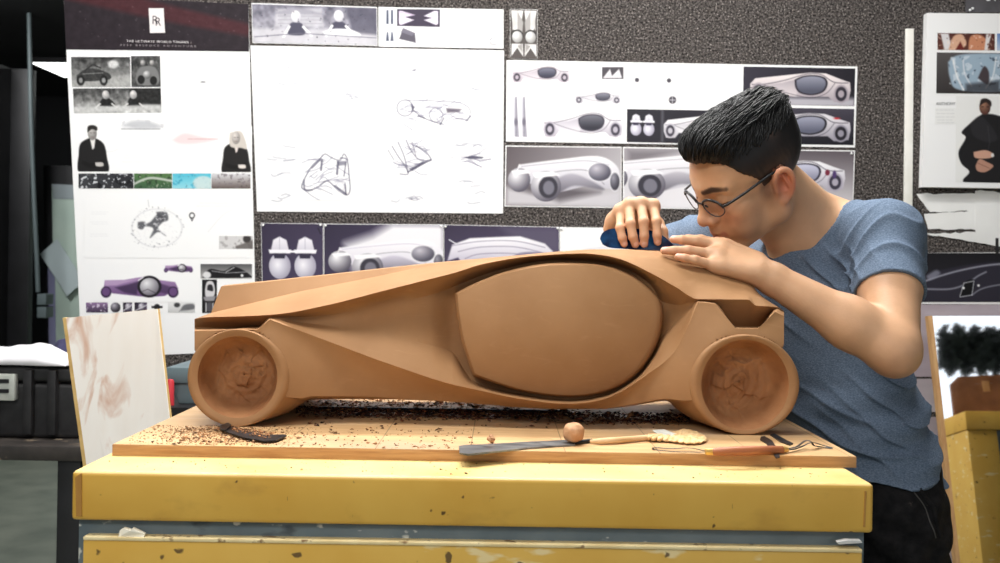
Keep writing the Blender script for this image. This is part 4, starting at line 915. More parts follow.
A.poly([(397, 8.5), (440, 9.5), (440, 27), (397, 26)], (66, 58, 76), .4); A.poly([(399, 11), (402, 11), (415, 15), (405, 17), (414, 20), (401, 25), (399, 24)], (236, 226, 242), .5); A.poly([(438, 11), (434, 11), (424, 16), (432, 18), (424, 20), (436, 25), (438, 24)], (236, 226, 242), .5); A.line([(399, 12), (413, 15)], .6, (190, 160, 200))
A.poly([(403, 28), (415, 33), (416, 43), (399, 39)], (92, 88, 100), .5); A.poly([(403, 28), (415, 33), (412, 36), (401, 32)], (120, 116, 130), .6)
for x in (387.5, 392): A.poly([(x-1, 10), (x+1, 10), (x+1.2, 24), (x-1.2, 24)], (70, 76, 100), .6); A.poly([(x-.6, 32), (x+.6, 32), (x+1.6, 41), (x-1.6, 41)], (70, 76, 100), .6)
A.build('printed_rendering', t, yp)
A = Art(464, 14, 500, 40, (250, 250, 250), 1.5)
for x, y in ((473, 17), (478, 17), (473, 29), (478, 29), (473, 33.5), (478, 33.5)): A.ell(x, y, .8, .8, (150, 150, 156), .5)
A.build('printed_sketch', t, yp, .0004)
text_mesh('printed_text', 'C', 493, 41, 8, yp-.0012, (170, 168, 172), t)

# =============== 3. big sketch sheet
t, yp = sheet('sketch_sheet', [(250.5, 45.5), (504, 50.5), (503, 213.5), (257, 211.5)], 'large white sheet of faint pencil car sketches in the middle of the wall', 'sheet')
INKc = (68, 66, 88)
def construct(A, a, b, c_, d, n_, sd_):
    r = np.random.default_rng(sd_)
    for _ in range(n_):
        L_ = r.uniform(6, min(20, (c_-a)*.6)); x = r.uniform(a, c_-L_); y = r.uniform(b+2, d-2); k_ = r.normal(0, .4)
        A.line([(x, y), (x+L_*.5, y+k_*L_*.5+r.normal(0, 1.4)), (x+L_, y+k_*L_)], .8, (128, 126, 148), .7, .5, True)

A = Art(386, 92, 476, 130, (250, 250, 250), 2); construct(A, 390, 98, 472, 126, 26, 1)
A.ell(405, 108, 8, 8, (120, 118, 136), .5, .9, ring=.5); A.ell(436, 115, 6.5, 7, (126, 124, 142), .5, .8, ring=.5)
A.line([(405, 100), (436, 101), (460, 103), (470, 110), (468, 120)], .9, (124, 122, 140), .8, smooth=True); A.line([(413, 110), (422, 117), (434, 122), (442, 124)], 1.0, (100, 98, 116), .8, smooth=True); A.poly([(411, 104), (415, 107), (412, 112)], INKc, .7, .8)
A.poly([(446, 108), (462, 109), (459, 112), (447, 113)], (92, 84, 98), 1, .85); A.line([(440, 125), (444, 118)], 1.2, INKc, .7); A.line([(466, 121), (471, 116)], 1.1, INKc, .7); A.line([(456, 118), (468, 121)], .6, INKc, .6); A.line([(418, 116), (424, 118)], 1.4, INKc, .6)
A.build('printed_sketch', t, yp, .0005)
A = Art(296, 150, 356, 200, (250, 250, 250), 2); construct(A, 302, 156, 350, 192, 24, 2)
for pts, w_ in (([(320, 159), (312, 166), (304, 180), (302, 188), (310, 190), (318, 187), (327, 181), (336, 188), (346, 195), (350, 190), (349, 175), (347, 160), (340, 158)], .7), ([(320, 159), (325, 154), (332, 158), (340, 160), (344, 154), (348, 160)], .6), ([(304, 180), (305, 190), (312, 190)], .9), ([(322, 160), (321, 170)], 1.3), ([(338, 162), (337, 174)], 1.4), ([(346, 162), (344, 176)], .8), ([(335, 186), (346, 194)], 1.2), ([(345, 184), (346, 194)], 1), ([(312, 168), (320, 160)], .8)): A.line(pts, w_*1.5, INKc, .75, .6, True)
A.ell(340, 187, 4, 4.5, (170, 168, 180), .8, .5, ring=.6); A.poly([(337, 161), (346, 161), (346, 165), (338, 166)], INKc, 1, .6); A.build('printed_sketch', t, yp, .0005)
A = Art(386, 136, 436, 178, (250, 250, 250), 2); construct(A, 390, 140, 432, 174, 20, 3)
for pts, w_ in (([(392, 146), (398, 156), (405, 166), (408, 174), (400, 174)], .6), ([(398, 142), (404, 156), (408, 172)], .6), ([(406, 140), (412, 152), (420, 160), (431, 160)], .6), ([(408, 172), (420, 165), (431, 160)], 1.0), ([(416, 146), (426, 152), (431, 159)], .7), ([(388, 150), (394, 160)], .4), ([(412, 142), (416, 156)], .4)): A.line(pts, w_*1.6, INKc, .7, .6, True)
A.poly([(409, 169), (422, 162), (428, 161), (424, 164), (412, 171)], INKc, .8, .75); A.build('printed_sketch', t, yp, .0005)
A = Art(446, 148, 496, 168, (250, 250, 250), 2); construct(A, 450, 152, 492, 164, 8, 4); A.line([(449, 158), (462, 156), (476, 154), (490, 157), (494, 158)], .5, (170, 168, 180), .8, smooth=True); A.line([(449, 158), (470, 160), (490, 159)], .5, (170, 168, 180), .8, smooth=True); A.poly([(464, 157.5), (472, 155.5), (484, 157), (482, 158.6), (470, 159.3)], INKc, .5, .85); A.build('printed_sketch', t, yp, .0005)
for (a, b, c_, d), sd_ in (((262, 60, 310, 100), 3), ((386, 60, 440, 80), 4), ((258, 170, 300, 204), 5), ((388, 194, 432, 204), 6), ((452, 138, 498, 150), 7), ((456, 174, 500, 206), 8), ((264, 136, 300, 166), 9), ((456, 80, 492, 92), 10), ((340, 86, 362, 108), 11)):
    A = Art(a, b, c_, d, (250, 250, 250), 1.5); rr_ = np.random.default_rng(sd_)
    for _ in range(5):
        x = rr_.uniform(a+3, c_-14); y = rr_.uniform(b+3, d-3); A.line([(x, y), (x+rr_.uniform(3, 6), y+rr_.uniform(-3, 2)), (x+rr_.uniform(8, 13), y+rr_.uniform(-2, 2))], .9, (150, 150, 166), .75, .6, True)
    if sd_ in (4, 6): A.poly([((a+c_)/2-2, (b+d)/2), ((a+c_)/2+3, (b+d)/2-1), ((a+c_)/2+2, (b+d)/2+1)], INKc, .5, .7)
    A.build('printed_sketch', t, yp, .0004)

# =============== 4. small cut-out picture
t, yp = sheet('cutout_print', [(510, 9), (537.5, 9.5), (537.5, 59.5), (510, 58.5)], 'small narrow print of mirrored silver facet shapes above the wide sheet', 'print', m=M_paper2)
A = Art(510, 9, 537, 59, (86, 80, 78), 3, [(510.3, 9.3), (537.2, 9.8), (537.2, 59.2), (510.3, 58.2)])
for cx, sg in ((517, 1), (530.4, -1)):
    A.poly([(cx-6.2, 10), (cx+6, 10), (cx+3, 30), (cx-4, 30)], (232, 230, 228), .4); A.poly([(cx, 10), (cx+6*sg, 22), (cx+5*sg, 33), (cx, 30)], (168, 164, 162), .5); A.poly([(cx-4*sg, 12), (cx, 24), (cx-5*sg, 30)], (204, 202, 200), .5)
    A.ell(cx, 36, 6, 6.5, (40, 38, 38), .5); A.ball(cx, 37, 5.3, 6, (250, 250, 250), (150, 148, 146)); A.poly([(cx-5.6, 44), (cx+5.6, 44), (cx+6, 57), (cx, 48), (cx-6, 57)], (226, 224, 222), .4); A.poly([(cx, 46), (cx+5*sg, 44), (cx+5*sg, 53)], (160, 156, 154), .5)
A.build('printed_rendering', t, yp)

# =============== 5. wide sheet of renderings
t, yp = sheet('rendering_sheet', [(506.5, 60), (857.5, 66.5), (855, 147.5), (506, 141.5)], 'wide white sheet of silver car renderings above the man', 'sheet')
def TQ(x0, y0, x1, y1, k=.0175): return [(x0, y0+k*(x0-x0)), (x1, y0+k*(x1-x0)), (x1, y1+k*(x1-x0)), (x0, y1)]
A = Art(509, 64, 624, 140, (250, 250, 250), 2)
carside(A, 512, 66, 58, 17, (232, 226, 230), (186, 176, 186), (62, 56, 66), (60, 60, 76)); carside(A, 575, 92, 46, 12); carside(A, 543, 112, 80, 26, mid=(186, 180, 192), glass=(52, 52, 62))
for x in (516, 524): A.gpoly([(x-2, 97), (x+1, 96), (x+2, 120), (x+3, 137), (x-2, 137), (x-3, 118)], (226, 224, 232), (140, 136, 150), (x-3, 0), (x+3, 0), .6); A.line([(x, 98), (x, 136)], .7, (70, 66, 80), .6); A.ell(x, 122, 1.6, 4, (110, 106, 120), .6)
A.poly([(602, 67), (623.5, 67), (623.5, 79), (602, 79)], (78, 74, 80), .4); A.poly([(603, 78), (610, 69), (612, 76), (619, 69), (622, 78)], (226, 222, 226), .5)
A.build('printed_rendering', t, yp)
A = Art(628, 68, 742, 106, (250, 250, 250), 2)
for x, y, r_ in ((637, 80, 2.2), (669, 80.5, 2.2), (672.5, 100, 3.8)):
    A.ell(x, y, r_, r_, (74, 70, 78), .5)
    if r_ > 3: A.line([(x-3, y), (x+3, y)], .7, (200, 198, 204)); A.line([(x, y-3), (x, y+3)], .7, (200, 198, 204))
A.line([(668, 96), (690, 90), (716, 92), (722, 98)], .5, (226, 224, 230), .8, smooth=True); A.build('printed_rendering', t, yp, .0005)
A = Art(627, 109, 743, 143, (44, 42, 50), 2, [(627, 109), (743, 111), (742.5, 144.5), (626.8, 142)])
twopods(A, 629, 114, 27, 22); A.poly([(661, 108), (664, 108), (664, 144), (661, 144)], (80, 78, 86), 1); carside(A, 664, 114, 76, 25, glass=(70, 76, 96)); A.build('printed_rendering', t, yp)
A = Art(743, 66, 856, 105, (40, 37, 48), 2, [(743.5, 66.5), (855.3, 68.5), (854.3, 106), (743, 104)])
A.grad((54, 50, 62), (30, 28, 36), (743, 66), (856, 105)); A.poly([(743, 97), (857, 97), (857, 107), (743, 107)], (200, 196, 204), 3, .9); carside(A, 750, 71, 102, 32, (236, 226, 226), (170, 160, 168), (50, 46, 56), (84, 86, 102)); A.build('printed_rendering', t, yp)
A = Art(744, 107, 855, 144, (38, 36, 46), 2, [(743, 107), (854.2, 109), (853.4, 145), (742.6, 143.5)])
A.grad((70, 66, 78), (24, 23, 31), (744, 107), (744, 144)); carside(A, 748, 112, 104, 30, (226, 222, 228), (150, 146, 158), (36, 34, 42), (96, 98, 116)); A.ell(838, 117, 3, 1, (190, 50, 56), .6); A.build('printed_rendering', t, yp)

# =============== 6. second row: three renderings
t, yp = sheet('rendering_print', [(505.5, 145.5), (621.5, 147), (621.5, 208), (504.5, 206.5)], 'silver car rendering in three quarter view directly left of the raised hand', 'print', group=None)
A = Art(506, 146, 621, 207, (120, 112, 116), 2, [(506.5, 146.5), (621, 147.8), (620.8, 207), (505.5, 205.5)])
A.grad((96, 88, 92), (188, 184, 188), (510, 146), (600, 207)); A.poly([(506, 188), (560, 200), (621, 190), (621, 207), (506, 207)], (206, 203, 208), 4, .9); A.poly([(512, 186), (560, 202), (600, 192), (560, 186)], (84, 78, 84), 4, .8); carfront34(A, 508, 154, 112, 48); A.build('printed_rendering', t, yp)
t, yp = sheet('rendering_print', [(623, 147), (741, 149), (740.5, 210), (623, 208)], 'pale car rendering pinned behind the raised hand and glasses', 'print')
A = Art(624, 148, 740, 208, (150, 144, 148), 2, [(624, 148), (740, 150), (739.8, 209), (624, 207)])
A.grad((206, 202, 206), (236, 234, 238), (624, 150), (700, 208)); A.poly([(624, 146), (700, 146), (624, 172)], (104, 98, 104), 8, .8); carfront34(A, 600, 152, 138, 48, mid=(186, 182, 192)); A.build('printed_rendering', t, yp)
t, yp = sheet('rendering_print', [(743, 149), (855, 150.5), (853, 212), (742.5, 210)], 'dim car tail rendering pinned behind the nape of the man', 'print')
A = Art(744, 150, 854, 211, (112, 104, 110), 2, [(744, 150), (854, 151.5), (852.3, 211), (743.5, 209.4)])
A.grad((96, 88, 94), (222, 218, 222), (0, 150), (0, 208)); carside(A, 740, 160, 106, 32, (244, 242, 246), (176, 170, 184), (60, 56, 70), (140, 140, 160)); A.ell(828, 172, 2.4, 3, (120, 40, 60), .6); A.ell(835, 174, 2, 4, (80, 60, 110), .6); A.build('printed_rendering', t, yp)
pins(t, [(851.5, 153.5)], yp)

# =============== 7. lower row of purple toned renderings
IND = (58, 50, 74)
t, yp = sheet('front_view_print', [(261, 223), (323.2, 223.6), (323.5, 283), (262, 283)], 'indigo print of the car head on at the left end of the lower row', 'print', group=None)
A = Art(262, 223, 323, 282, IND, 2, [(261.4, 223.4), (322.8, 224), (323.1, 282.6), (262.4, 282.6)])
A.grad((52, 45, 66), (74, 66, 92), (262, 223), (323, 282)); twopods(A, 266, 236, 53, 42); A.line([(318, 227), (321, 233)], .8, (20, 20, 30)); A.build('printed_rendering', t, yp); pins(t, [(263, 225), (320.5, 225)], yp)
t, yp = sheet('rendering_print', [(323.8, 223.7), (443.2, 224.5), (443.2, 285), (324, 285)], 'white car on indigo ground, second print along the lower row', 'print')
A = Art(324, 224, 443, 284, IND, 2, [(324.2, 224.2), (442.8, 225), (442.8, 284.6), (324.4, 284.6)])
A.grad((48, 42, 62), (70, 62, 88), (324, 224), (360, 284)); A.poly([(345, 243), (372, 234), (392, 222), (446, 222), (446, 290), (360, 290)], (248, 247, 250), 6, .95); A.poly([(384, 268), (420, 260), (440, 264), (440, 274), (380, 276)], (60, 52, 80), 2, .7); carfront34(A, 328, 238, 116, 42, mid=(208, 202, 218)); A.build('printed_rendering', t, yp); pins(t, [(325.5, 225.5), (441, 226)], yp)
t, yp = sheet('rendering_print', [(443.8, 224.6), (559.3, 227), (559.3, 287), (443.8, 285)], 'white car body on indigo ground, third print along the lower row', 'print')
A = Art(444, 225, 559, 286, IND, 2, [(444.2, 225), (558.9, 227.4), (558.9, 286.5), (444.2, 284.6)])
A.grad((56, 49, 70), (84, 76, 102), (444, 225), (470, 286)); A.poly([(500, 225), (560, 225), (560, 250), (520, 245)], (96, 90, 110), 5, .7)
A.gpoly([(447, 262), (452, 245), (470, 238), (500, 236), (520, 235), (545, 242), (559, 256), (559, 290), (447, 290)], (250, 249, 252), (176, 168, 190), (0, 236), (0, 275), .8)
for o_ in (0, 6, 13): A.line([(452+o_, 246+o_), (480, 241+o_), (515, 240+o_), (545, 246+o_)], .9, (110, 102, 130), .6, .6, True)
A.line([(449, 240), (456, 244)], 1, (240, 240, 244)); A.poly([(446, 262), (458, 258), (462, 264), (448, 270)], (70, 62, 88), .8); A.spoly([(505, 262), (520, 252), (545, 252), (552, 262), (530, 270)], (120, 114, 140), .8, .8); A.build('printed_rendering', t, yp); pins(t, [(445.5, 226.5), (557.5, 228.5)], yp)
t, yp = sheet('blank_print', [(559.8, 227), (690, 229), (690, 288), (559.8, 287)], 'mostly blank white sheet at the right end of the lower row', 'print')
A = Art(570, 236, 680, 284, (250, 250, 250), 1); carfront34(A, 575, 240, 100, 36, mid=(226, 224, 230), dk=(170, 168, 180)); A.build('printed_rendering', t, yp); pins(t, [(561.5, 228.6)], yp)

# =============== 8. white sheet low on the wall, glimpsed under the car
t, yp = sheet('blank_sheet', [(255, 300), (700, 304), (700, 440), (256, 440)], 'blank white sheet low on the wall glimpsed beneath the car body', 'sheet')

# =============== 9. right end of the wall
a, b = P(904.5, 28, YW), P(912.5, 196, YW)
tag(hexa('wall_strip', [P(906, 28.5, YW-.008), P(914, 28.5, YW-.008), P(911.5, 330, YW-.008), P(903, 330, YW-.008)], .0075, M_whitetape, None, (0, 1, 0), .001), 'narrow white vertical batten on the carpeted wall', 'batten')
t, yp = sheet('display_board', [(927, 13), (1062, 14), (1058, 189), (922, 187)], 'thick white display board with a black coated figure at the right edge', 'board', thick=.022)
A = Art(937, 32.5, 994.5, 50, (120, 70, 50), 2, [(937.5, 33), (994.8, 33.6), (994.8, 50.4), (937.4, 49.8)])
A.grad((84, 44, 38), (96, 56, 46), (0, 33), (0, 50)); A.poly([(940, 33), (948, 33), (952, 50), (944, 50)], (226, 222, 224), .7); A.spoly([(948, 50), (953, 36), (962, 34), (966, 44), (958, 50)], (222, 176, 148), .7); A.spoly([(968, 50), (970, 36), (980, 34), (988, 42), (984, 50)], (206, 140, 106), .7); A.poly([(955, 50), (960, 41), (964, 50)], (110, 40, 34), .6); A.poly([(986, 33), (991, 33), (987, 50), (984, 50)], (230, 226, 226), .6); A.noise(.6, .7, 61, (250, 230, 214), .45); A.noise(.6, .6, 62, (84, 36, 30), .5); A.build('printed_photo', t, yp, label='printed photo of hands at work')
A = Art(936.5, 52.5, 1058, 93.5, (90, 88, 90), 2, [(936.8, 52.4), (1058, 53.6), (1057.4, 94.4), (936.2, 93.2)])
A.grad((88, 84, 84), (54, 50, 50), (937, 52), (944, 93)); A.spoly([(948, 62), (958, 55), (990, 53), (1040, 56), (1046, 76), (1010, 90), (960, 90), (950, 78)], (164, 186, 204), 1, .95); A.noise(.7, .35, 64, (214, 224, 232), .25, [(948, 56), (1046, 54), (1046, 90), (950, 90)]); A.noise(.8, .45, 65, (62, 74, 90), .45, [(948, 56), (1046, 54), (1046, 90), (950, 90)]); A.line([(953, 60), (957, 76), (964, 90)], 1.6, (236, 238, 240), .9, .6, True); A.line([(963, 60), (965, 74), (972, 86)], 1.2, (230, 232, 236), .9, .6, True); A.line([(996, 57), (993, 76), (986, 88)], 1.2, (236, 238, 240), .9, .6, True); A.spoly([(978, 78), (984, 66), (989, 72), (988, 84)], (70, 60, 64), .8); A.poly([(966, 84), (1000, 80), (1000, 92), (966, 92)], (40, 38, 42), 2, .7); A.build('printed_photo', t, yp, label='printed photo through a round car window')
A = Art(996.5, 33, 1058, 50, (110, 140, 190), 1, [(997, 33.6), (1058, 34.2), (1058, 50.8), (997, 50.4)]); A.grad((104, 136, 190), (190, 206, 226), (0, 33), (0, 50)); A.build('printed_photo', t, yp)
text_mesh('printed_text', 'ANTHONY', 936, 103.6, 3.0, yp-.001, (70, 70, 74), t, 'LEFT', width=19.5)
A = Art(935, 108, 962, 124, (242, 242, 240), 2); greek(A, 936, 954, (110, 113.5, 117, 120, 122.5), (200, 200, 204), .5, 3, .7); A.build('printed_text', t, yp, .0004)
A = Art(956, 96, 1036, 182.5, (242, 242, 240), 2, [(956, 96), (1036, 97), (1035.2, 183.4), (955.4, 182)])
A.spoly([(982, 114), (972, 122), (962, 132), (966, 138), (959, 152), (962, 164), (970, 172), (966, 183), (1018, 184), (1014, 172), (1020, 158), (1018, 140), (1024, 134), (1010, 120), (994, 114)], (28, 27, 29), .6)
A.spoly([(970, 124), (980, 116), (990, 124), (998, 138), (988, 142), (974, 136)], (44, 43, 46), 1, .8); A.line([(988, 126), (990, 142), (987, 158)], .6, (70, 70, 74), .7); A.ball(985, 107, 5.6, 7.6, (170, 124, 100), (74, 48, 40)); A.spoly([(979.5, 106), (981, 99.5), (986, 98), (991, 101), (991, 106), (986, 102)], (44, 34, 32), .5); A.line([(981.5, 106.5), (983.5, 106.5)], .7, (40, 26, 24)); A.line([(987, 106.5), (989, 106.5)], .7, (40, 26, 24)); A.line([(983, 112), (987, 112)], .7, (110, 60, 54))
A.spoly([(974, 152), (986, 150), (994, 154), (990, 158), (976, 158)], (206, 160, 138), .5); A.spoly([(976, 166), (980, 159), (988, 162), (994, 166), (986, 172), (978, 171)], (186, 140, 120), .5); A.ell(993, 155, 1.6, 2, (224, 222, 220), .4); A.line([(978, 163), (990, 168)], .5, (90, 60, 50), .7); A.build('printed_photo', t, yp, label='printed figure in a wide collared black coat')
t, yp = sheet('dark_print', [(966, -14), (1060, -14), (1060, 12.3), (965.5, 12)], 'dark sheet with cropped white lettering above the display board', 'print', m=mat('charcoal_print', rgb(58, 56, 58), rgb(82, 80, 84), 14, rough=.6))
text_mesh('printed_text', 'STUDIO', 986, -3.6, 9, yp-.0012, (232, 230, 234), t, 'LEFT', width=44)
pins(t, [(970, 10), (972.8, 8.4)], yp)
def torn(name, quad, label, seed, m=M_paper2, Y=YW, lift=.0012):
    r = np.random.default_rng(seed); q = np.array(quad, float); pts = []
    for i in range(4):
        a, b = q[i], q[(i+1) % 4]; n = max(2, int(np.hypot(*(b-a))/5))
        for k_ in range(n): pts.append(a+(b-a)*k_/n+(r.normal(0, .45, 2) if k_ else 0))
    V = [P(x, y, Y-lift) for x, y in pts]; W = [v+Vector((0, .0008, 0)) for v in V]; n = len(V)
    return tag(link_mesh(name, V+W, [tuple(range(n-1, -1, -1)), tuple(range(n, 2*n))]+[(i, (i+1) % n, n+(i+1) % n, n+i) for i in range(n)], m), label, 'paper strip')
torn('paper_strip', [(916.5, 194), (976, 193.5), (975, 211), (930, 212), (925, 214), (919, 210)], 'torn white paper strip just below the display board', 2)
torn('paper_strip', [(975, 191), (1040, 192), (1040, 236), (976, 234)], 'largest torn white paper piece below the display board at the photo edge', 3, lift=.0024)
torn('paper_strip', [(924, 214), (976, 210), (976, 230), (928, 229)], 'torn white paper strip second below the display board', 4, lift=.0014)
torn('paper_strip', [(924, 234), (976, 232), (1040, 236), (1040, 253), (926, 253)], 'long torn white paper strip above the dark car photo', 5, lift=.0030)
tag(hexa('black_clip', [P(995.5, 238, YW-.004), P(998.5, 238, YW-.004), P(998.5, 254, YW-.004), P(995.5, 254, YW-.004)], .0008, M_black, None, (0, 1, 0)), 'tiny black strip pinned over the torn white papers', 'clip')
t, yp = sheet('car_photo', [(914, 253), (1050, 252), (1050, 304.5), (914, 304)], 'dark glossy car photo with white bottom border beside the elbow', 'print')
A = Art(915, 253, 1050, 302, (26, 25, 32), 2)
A.grad((22, 21, 26), (40, 38, 50), (0, 253), (0, 302)); A.spoly([(918, 286), (930, 274), (952, 268), (975, 264), (1010, 262), (1050, 268), (1050, 300), (920, 300)], (44, 42, 54), 1.2); A.line([(920, 283), (940, 276), (962, 270), (990, 265), (1020, 263)], 1.4, (206, 208, 222), .8, .9, True); A.line([(926, 289), (950, 289), (966, 284), (978, 276), (986, 272)], 1.2, (196, 198, 212), .8, .9, True); A.spoly([(960, 296), (964, 283), (974, 280), (972, 294)], (10, 10, 14), .8); A.line([(960, 296), (964, 283), (974, 281), (972, 295), (960, 297)], .8, (216, 218, 226), .9); A.ell(963.5, 288, 1.3, 1.3, (250, 250, 250), .6); A.ell(978.5, 285.5, 1.2, 1.2, (250, 250, 250), .6); A.line([(972, 295), (984, 288), (1010, 284), (1050, 286)], 1, (200, 202, 214), .7, .8, True); A.spoly([(926, 276), (936, 270), (940, 274), (930, 280)], (150, 152, 168), 1.5, .7); A.build('printed_photo', t, yp)
M_mauve = mat('mauve_print', rgb(142, 128, 138), rgb(176, 164, 172), 7, rough=.65, stretch=(.3, 1, 1.6)); overlay(M_mauve, rgb(200, 192, 200), 11, .55, .75, .6, stretch=(.3, 1, 1.4))
sheet('mauve_print', [(905, 304.8), (1050, 304.4), (1050, 376.6), (907, 376.8)], 'mauve toned print pinned below the dark car photo', 'print', m=M_mauve)
sheet('grey_print', [(907, 379), (1050, 378.6), (1050, 412), (908, 412)], 'pale grey mauve print, second sheet below the dark car photo', 'print', m=mat('pale_mauve_print', rgb(176, 166, 172), rgb(200, 192, 196), 9, rough=.65, stretch=(.3, 1, 1)))
sheet('long_print', [(908, 417), (1050, 417), (1050, 720), (912, 720)], 'long mauve print hanging behind the lower part of the mirror', 'print', m=mat('worn_mauve_print', rgb(170, 158, 164), rgb(196, 184, 188), 6, rough=.65, stretch=(.5, 1, .5)))
BROT = 4
# ------------------------------------------------------------------ leaning mirror and what it shows
MTL = P(932, 316, 2.70); MBL = P(996, 745, 2.70-.150); MBL = Vector((MBL.x-.045, MBL.y, .002))
ex = Vector((.62, 0, .0)); dn = MBL-MTL; mn = ex.cross(dn).normalized(); mn = mn if mn.y < 0 else -mn
mr_ = thing('leaning_mirror', 'tall mirror with bare wooden edge leaning on the wall at the right edge', 'mirror', MBL)
MTR = MTL+ex+Vector((0, 0, .012)); MBR = MBL+ex
M_mirror = mat('dusty_mirror', rgb(226, 228, 230), rough=.025, metal=1.0)
hexa('mirror_glass', [MTL, MTR, MBR, MBL], .005, M_mirror, mr_, -mn)
hexa('backing_board', [v-mn*.0052 for v in (MTL, MTR, MBR, MBL)], .010, M_plyedge, mr_, -mn)
w_ = Vector((-.012, 0, 0))
hexa('wooden_edge', [MTL+w_+mn*.003, MTL+mn*.003, MBL+mn*.003, MBL+w_+mn*.003], .020, mat('tan_edge_wood', rgb(186, 140, 92), rgb(206, 164, 114), 30, rough=.7, stretch=(3, 3, .4)), mr_, -mn)
def mir(px, py, D):
    o = Vector((0, 0, CAMH)); d = (P(px, py, 1.0)-o).normalized(); t = (MTL-o).dot(mn)/d.dot(mn); h = o+d*t
    r_ = d-mn*(2*d.dot(mn)); return h+r_*D
# second workbench, out of the picture to the right, seen in the mirror
def solve_D(px, py, z):
    lo, hi = .05, 4.0
    for _ in range(50):
        m = (lo+hi)/2
        if (mir(px, py, m).z < z) == (mir(px, py, .05).z < z): lo = m
        else: hi = m
    return m
Dk = solve_D(963, 411, ZB); kc = mir(963, 411, Dk)
print('mirror bench corner', kc, Dk)
b2 = thing('workbench', 'second yellow topped workbench seen only as a reflection in the leaning mirror', 'workbench', (kc.x, kc.y, 0))
b2.rotation_euler = (0, 0, math.radians(BROT)); bpy.context.view_layer.update()
def lbox(name, x0, x1, y0, y1, z0, z1, m, par, bev=.003):
    o = boxo(name, (x0, x1, y0, y1, z0, z1), m, None, bev); o.parent = par
    return o
lbox('bench_top', 0, 1.0, -.70, 0, ZB-.062, ZB, M_yellow, b2, .005)
lbox('side_panel', .004, .10, -.66, -.004, .05, ZB-.0625, M_yellow2, b2)
lbox('cabinet_stile', .101, .17, -.66, -.010, .05, ZB-.0625, M_slate, b2); lbox('cabinet_stile', .92, .985, -.66, -.010, .05, ZB-.0625, M_slate, b2)
lbox('cabinet_rail', .171, .919, -.06, -.010, ZB-.115, ZB-.0625, M_slate, b2); lbox('shelf', .171, .919, -.60, -.05, .42, .44, M_yellow2, b2); lbox('back_panel', .171, .919, -.66, -.62, .05, ZB-.0625, M_black, b2)
lbox('plinth', .05, .95, -.62, -.07, 0, .05, M_black, b2)
# a leafy tree outside, reflected in the upper part of the mirror
tr_ = np.random.default_rng(12); base_ = mir(975, 352, 5.6)
tt = thing('garden_tree', 'dark leafy tree outside reflected in the upper half of the leaning mirror', 'tree', (base_.x, base_.y, 0))
tube('trunk', [(base_.x, base_.y, 0), (base_.x+.04, base_.y, .8), (base_.x, base_.y, 1.5)], [.07, .05, .03], mat('bark', rgb(50, 42, 36), rgb(74, 62, 52), 20, rough=.9), tt, 10)
Vl, Fl = [], []
for i in range(1500):
    px = tr_.uniform(936, 1030); py = tr_.uniform(331, 371)+4*math.sin(px*.4)
    c = mir(px, py, 5.6+tr_.normal(0, .25)); a = Vector(tr_.normal(0, 1, 3)).normalized(); b = a.orthogonal().normalized(); s_ = tr_.uniform(.03, .06); k0 = len(Vl)
    Vl += [c-a*s_, c+b*s_*.5, c+a*s_, c-b*s_*.5]; Fl.append((k0, k0+1, k0+2, k0+3))
link_mesh('foliage', Vl, Fl, mat('dark_leaves', rgb(22, 30, 24), rgb(48, 60, 48), 6, rough=.6), tt)

def onb(px, py, D): v = mir(px, py, D); return Vector((v.x, v.y, max(v.z, ZB+.001)))
pt = [mir(949, 385, Dk+.32), mir(957, 377, Dk+.32), mir(1012, 374, Dk+.32)]; pb = [Vector((pt[2].x, pt[2].y, ZB+.001)), Vector((pt[0].x, pt[0].y, ZB+.001))]
bpn = thing('brown_panel', 'brown panel with pale blue patch standing on the bench reflected in the mirror', 'panel', pb[1])
def prism(name, pts, th, m, par, push):
    nrm = (pts[1]-pts[0]).cross(pts[2]-pts[0]).normalized(); nrm = nrm if nrm.y > 0 else -nrm
    a_ = [q+nrm*push for q in pts]; b_ = [q-nrm*th for q in a_]; n_ = len(pts)
    o = link_mesh(name, a_+b_, [tuple(range(n_)), tuple(range(2*n_-1, n_-1, -1))]+[(i, n_+i, n_+(i+1) % n_, (i+1) % n_) for i in range(n_)], m, par)
    bm = bmesh.new(); bm.from_mesh(o.data); bmesh.ops.recalc_face_normals(bm, faces=bm.faces); bm.to_mesh(o.data); bm.free(); return o
prism('board', pt+pb, .015, mat('dark_brown_board', rgb(118, 76, 48), rgb(146, 98, 64), 14, rough=.6), bpn, 0)
qd = [mir(958, 388, Dk+.32), mir(972, 384, Dk+.32), mir(990, 383, Dk+.32), mir(992, 404, Dk+.32), mir(972, 407, Dk+.32)]
prism('blue_patch', qd, .004, mat('pale_blue_card', rgb(150, 172, 186), rgb(176, 194, 204), 10, rough=.6), bpn, .0045)
sd_ = [mir(979, 381, Dk+.32), mir(986, 381, Dk+.32), mir(990, 408, Dk+.32), mir(983, 409, Dk+.32)]
prism('tan_slat', sd_, .004, MATS['tan_edge_wood'], bpn, .009)
HB = .0019
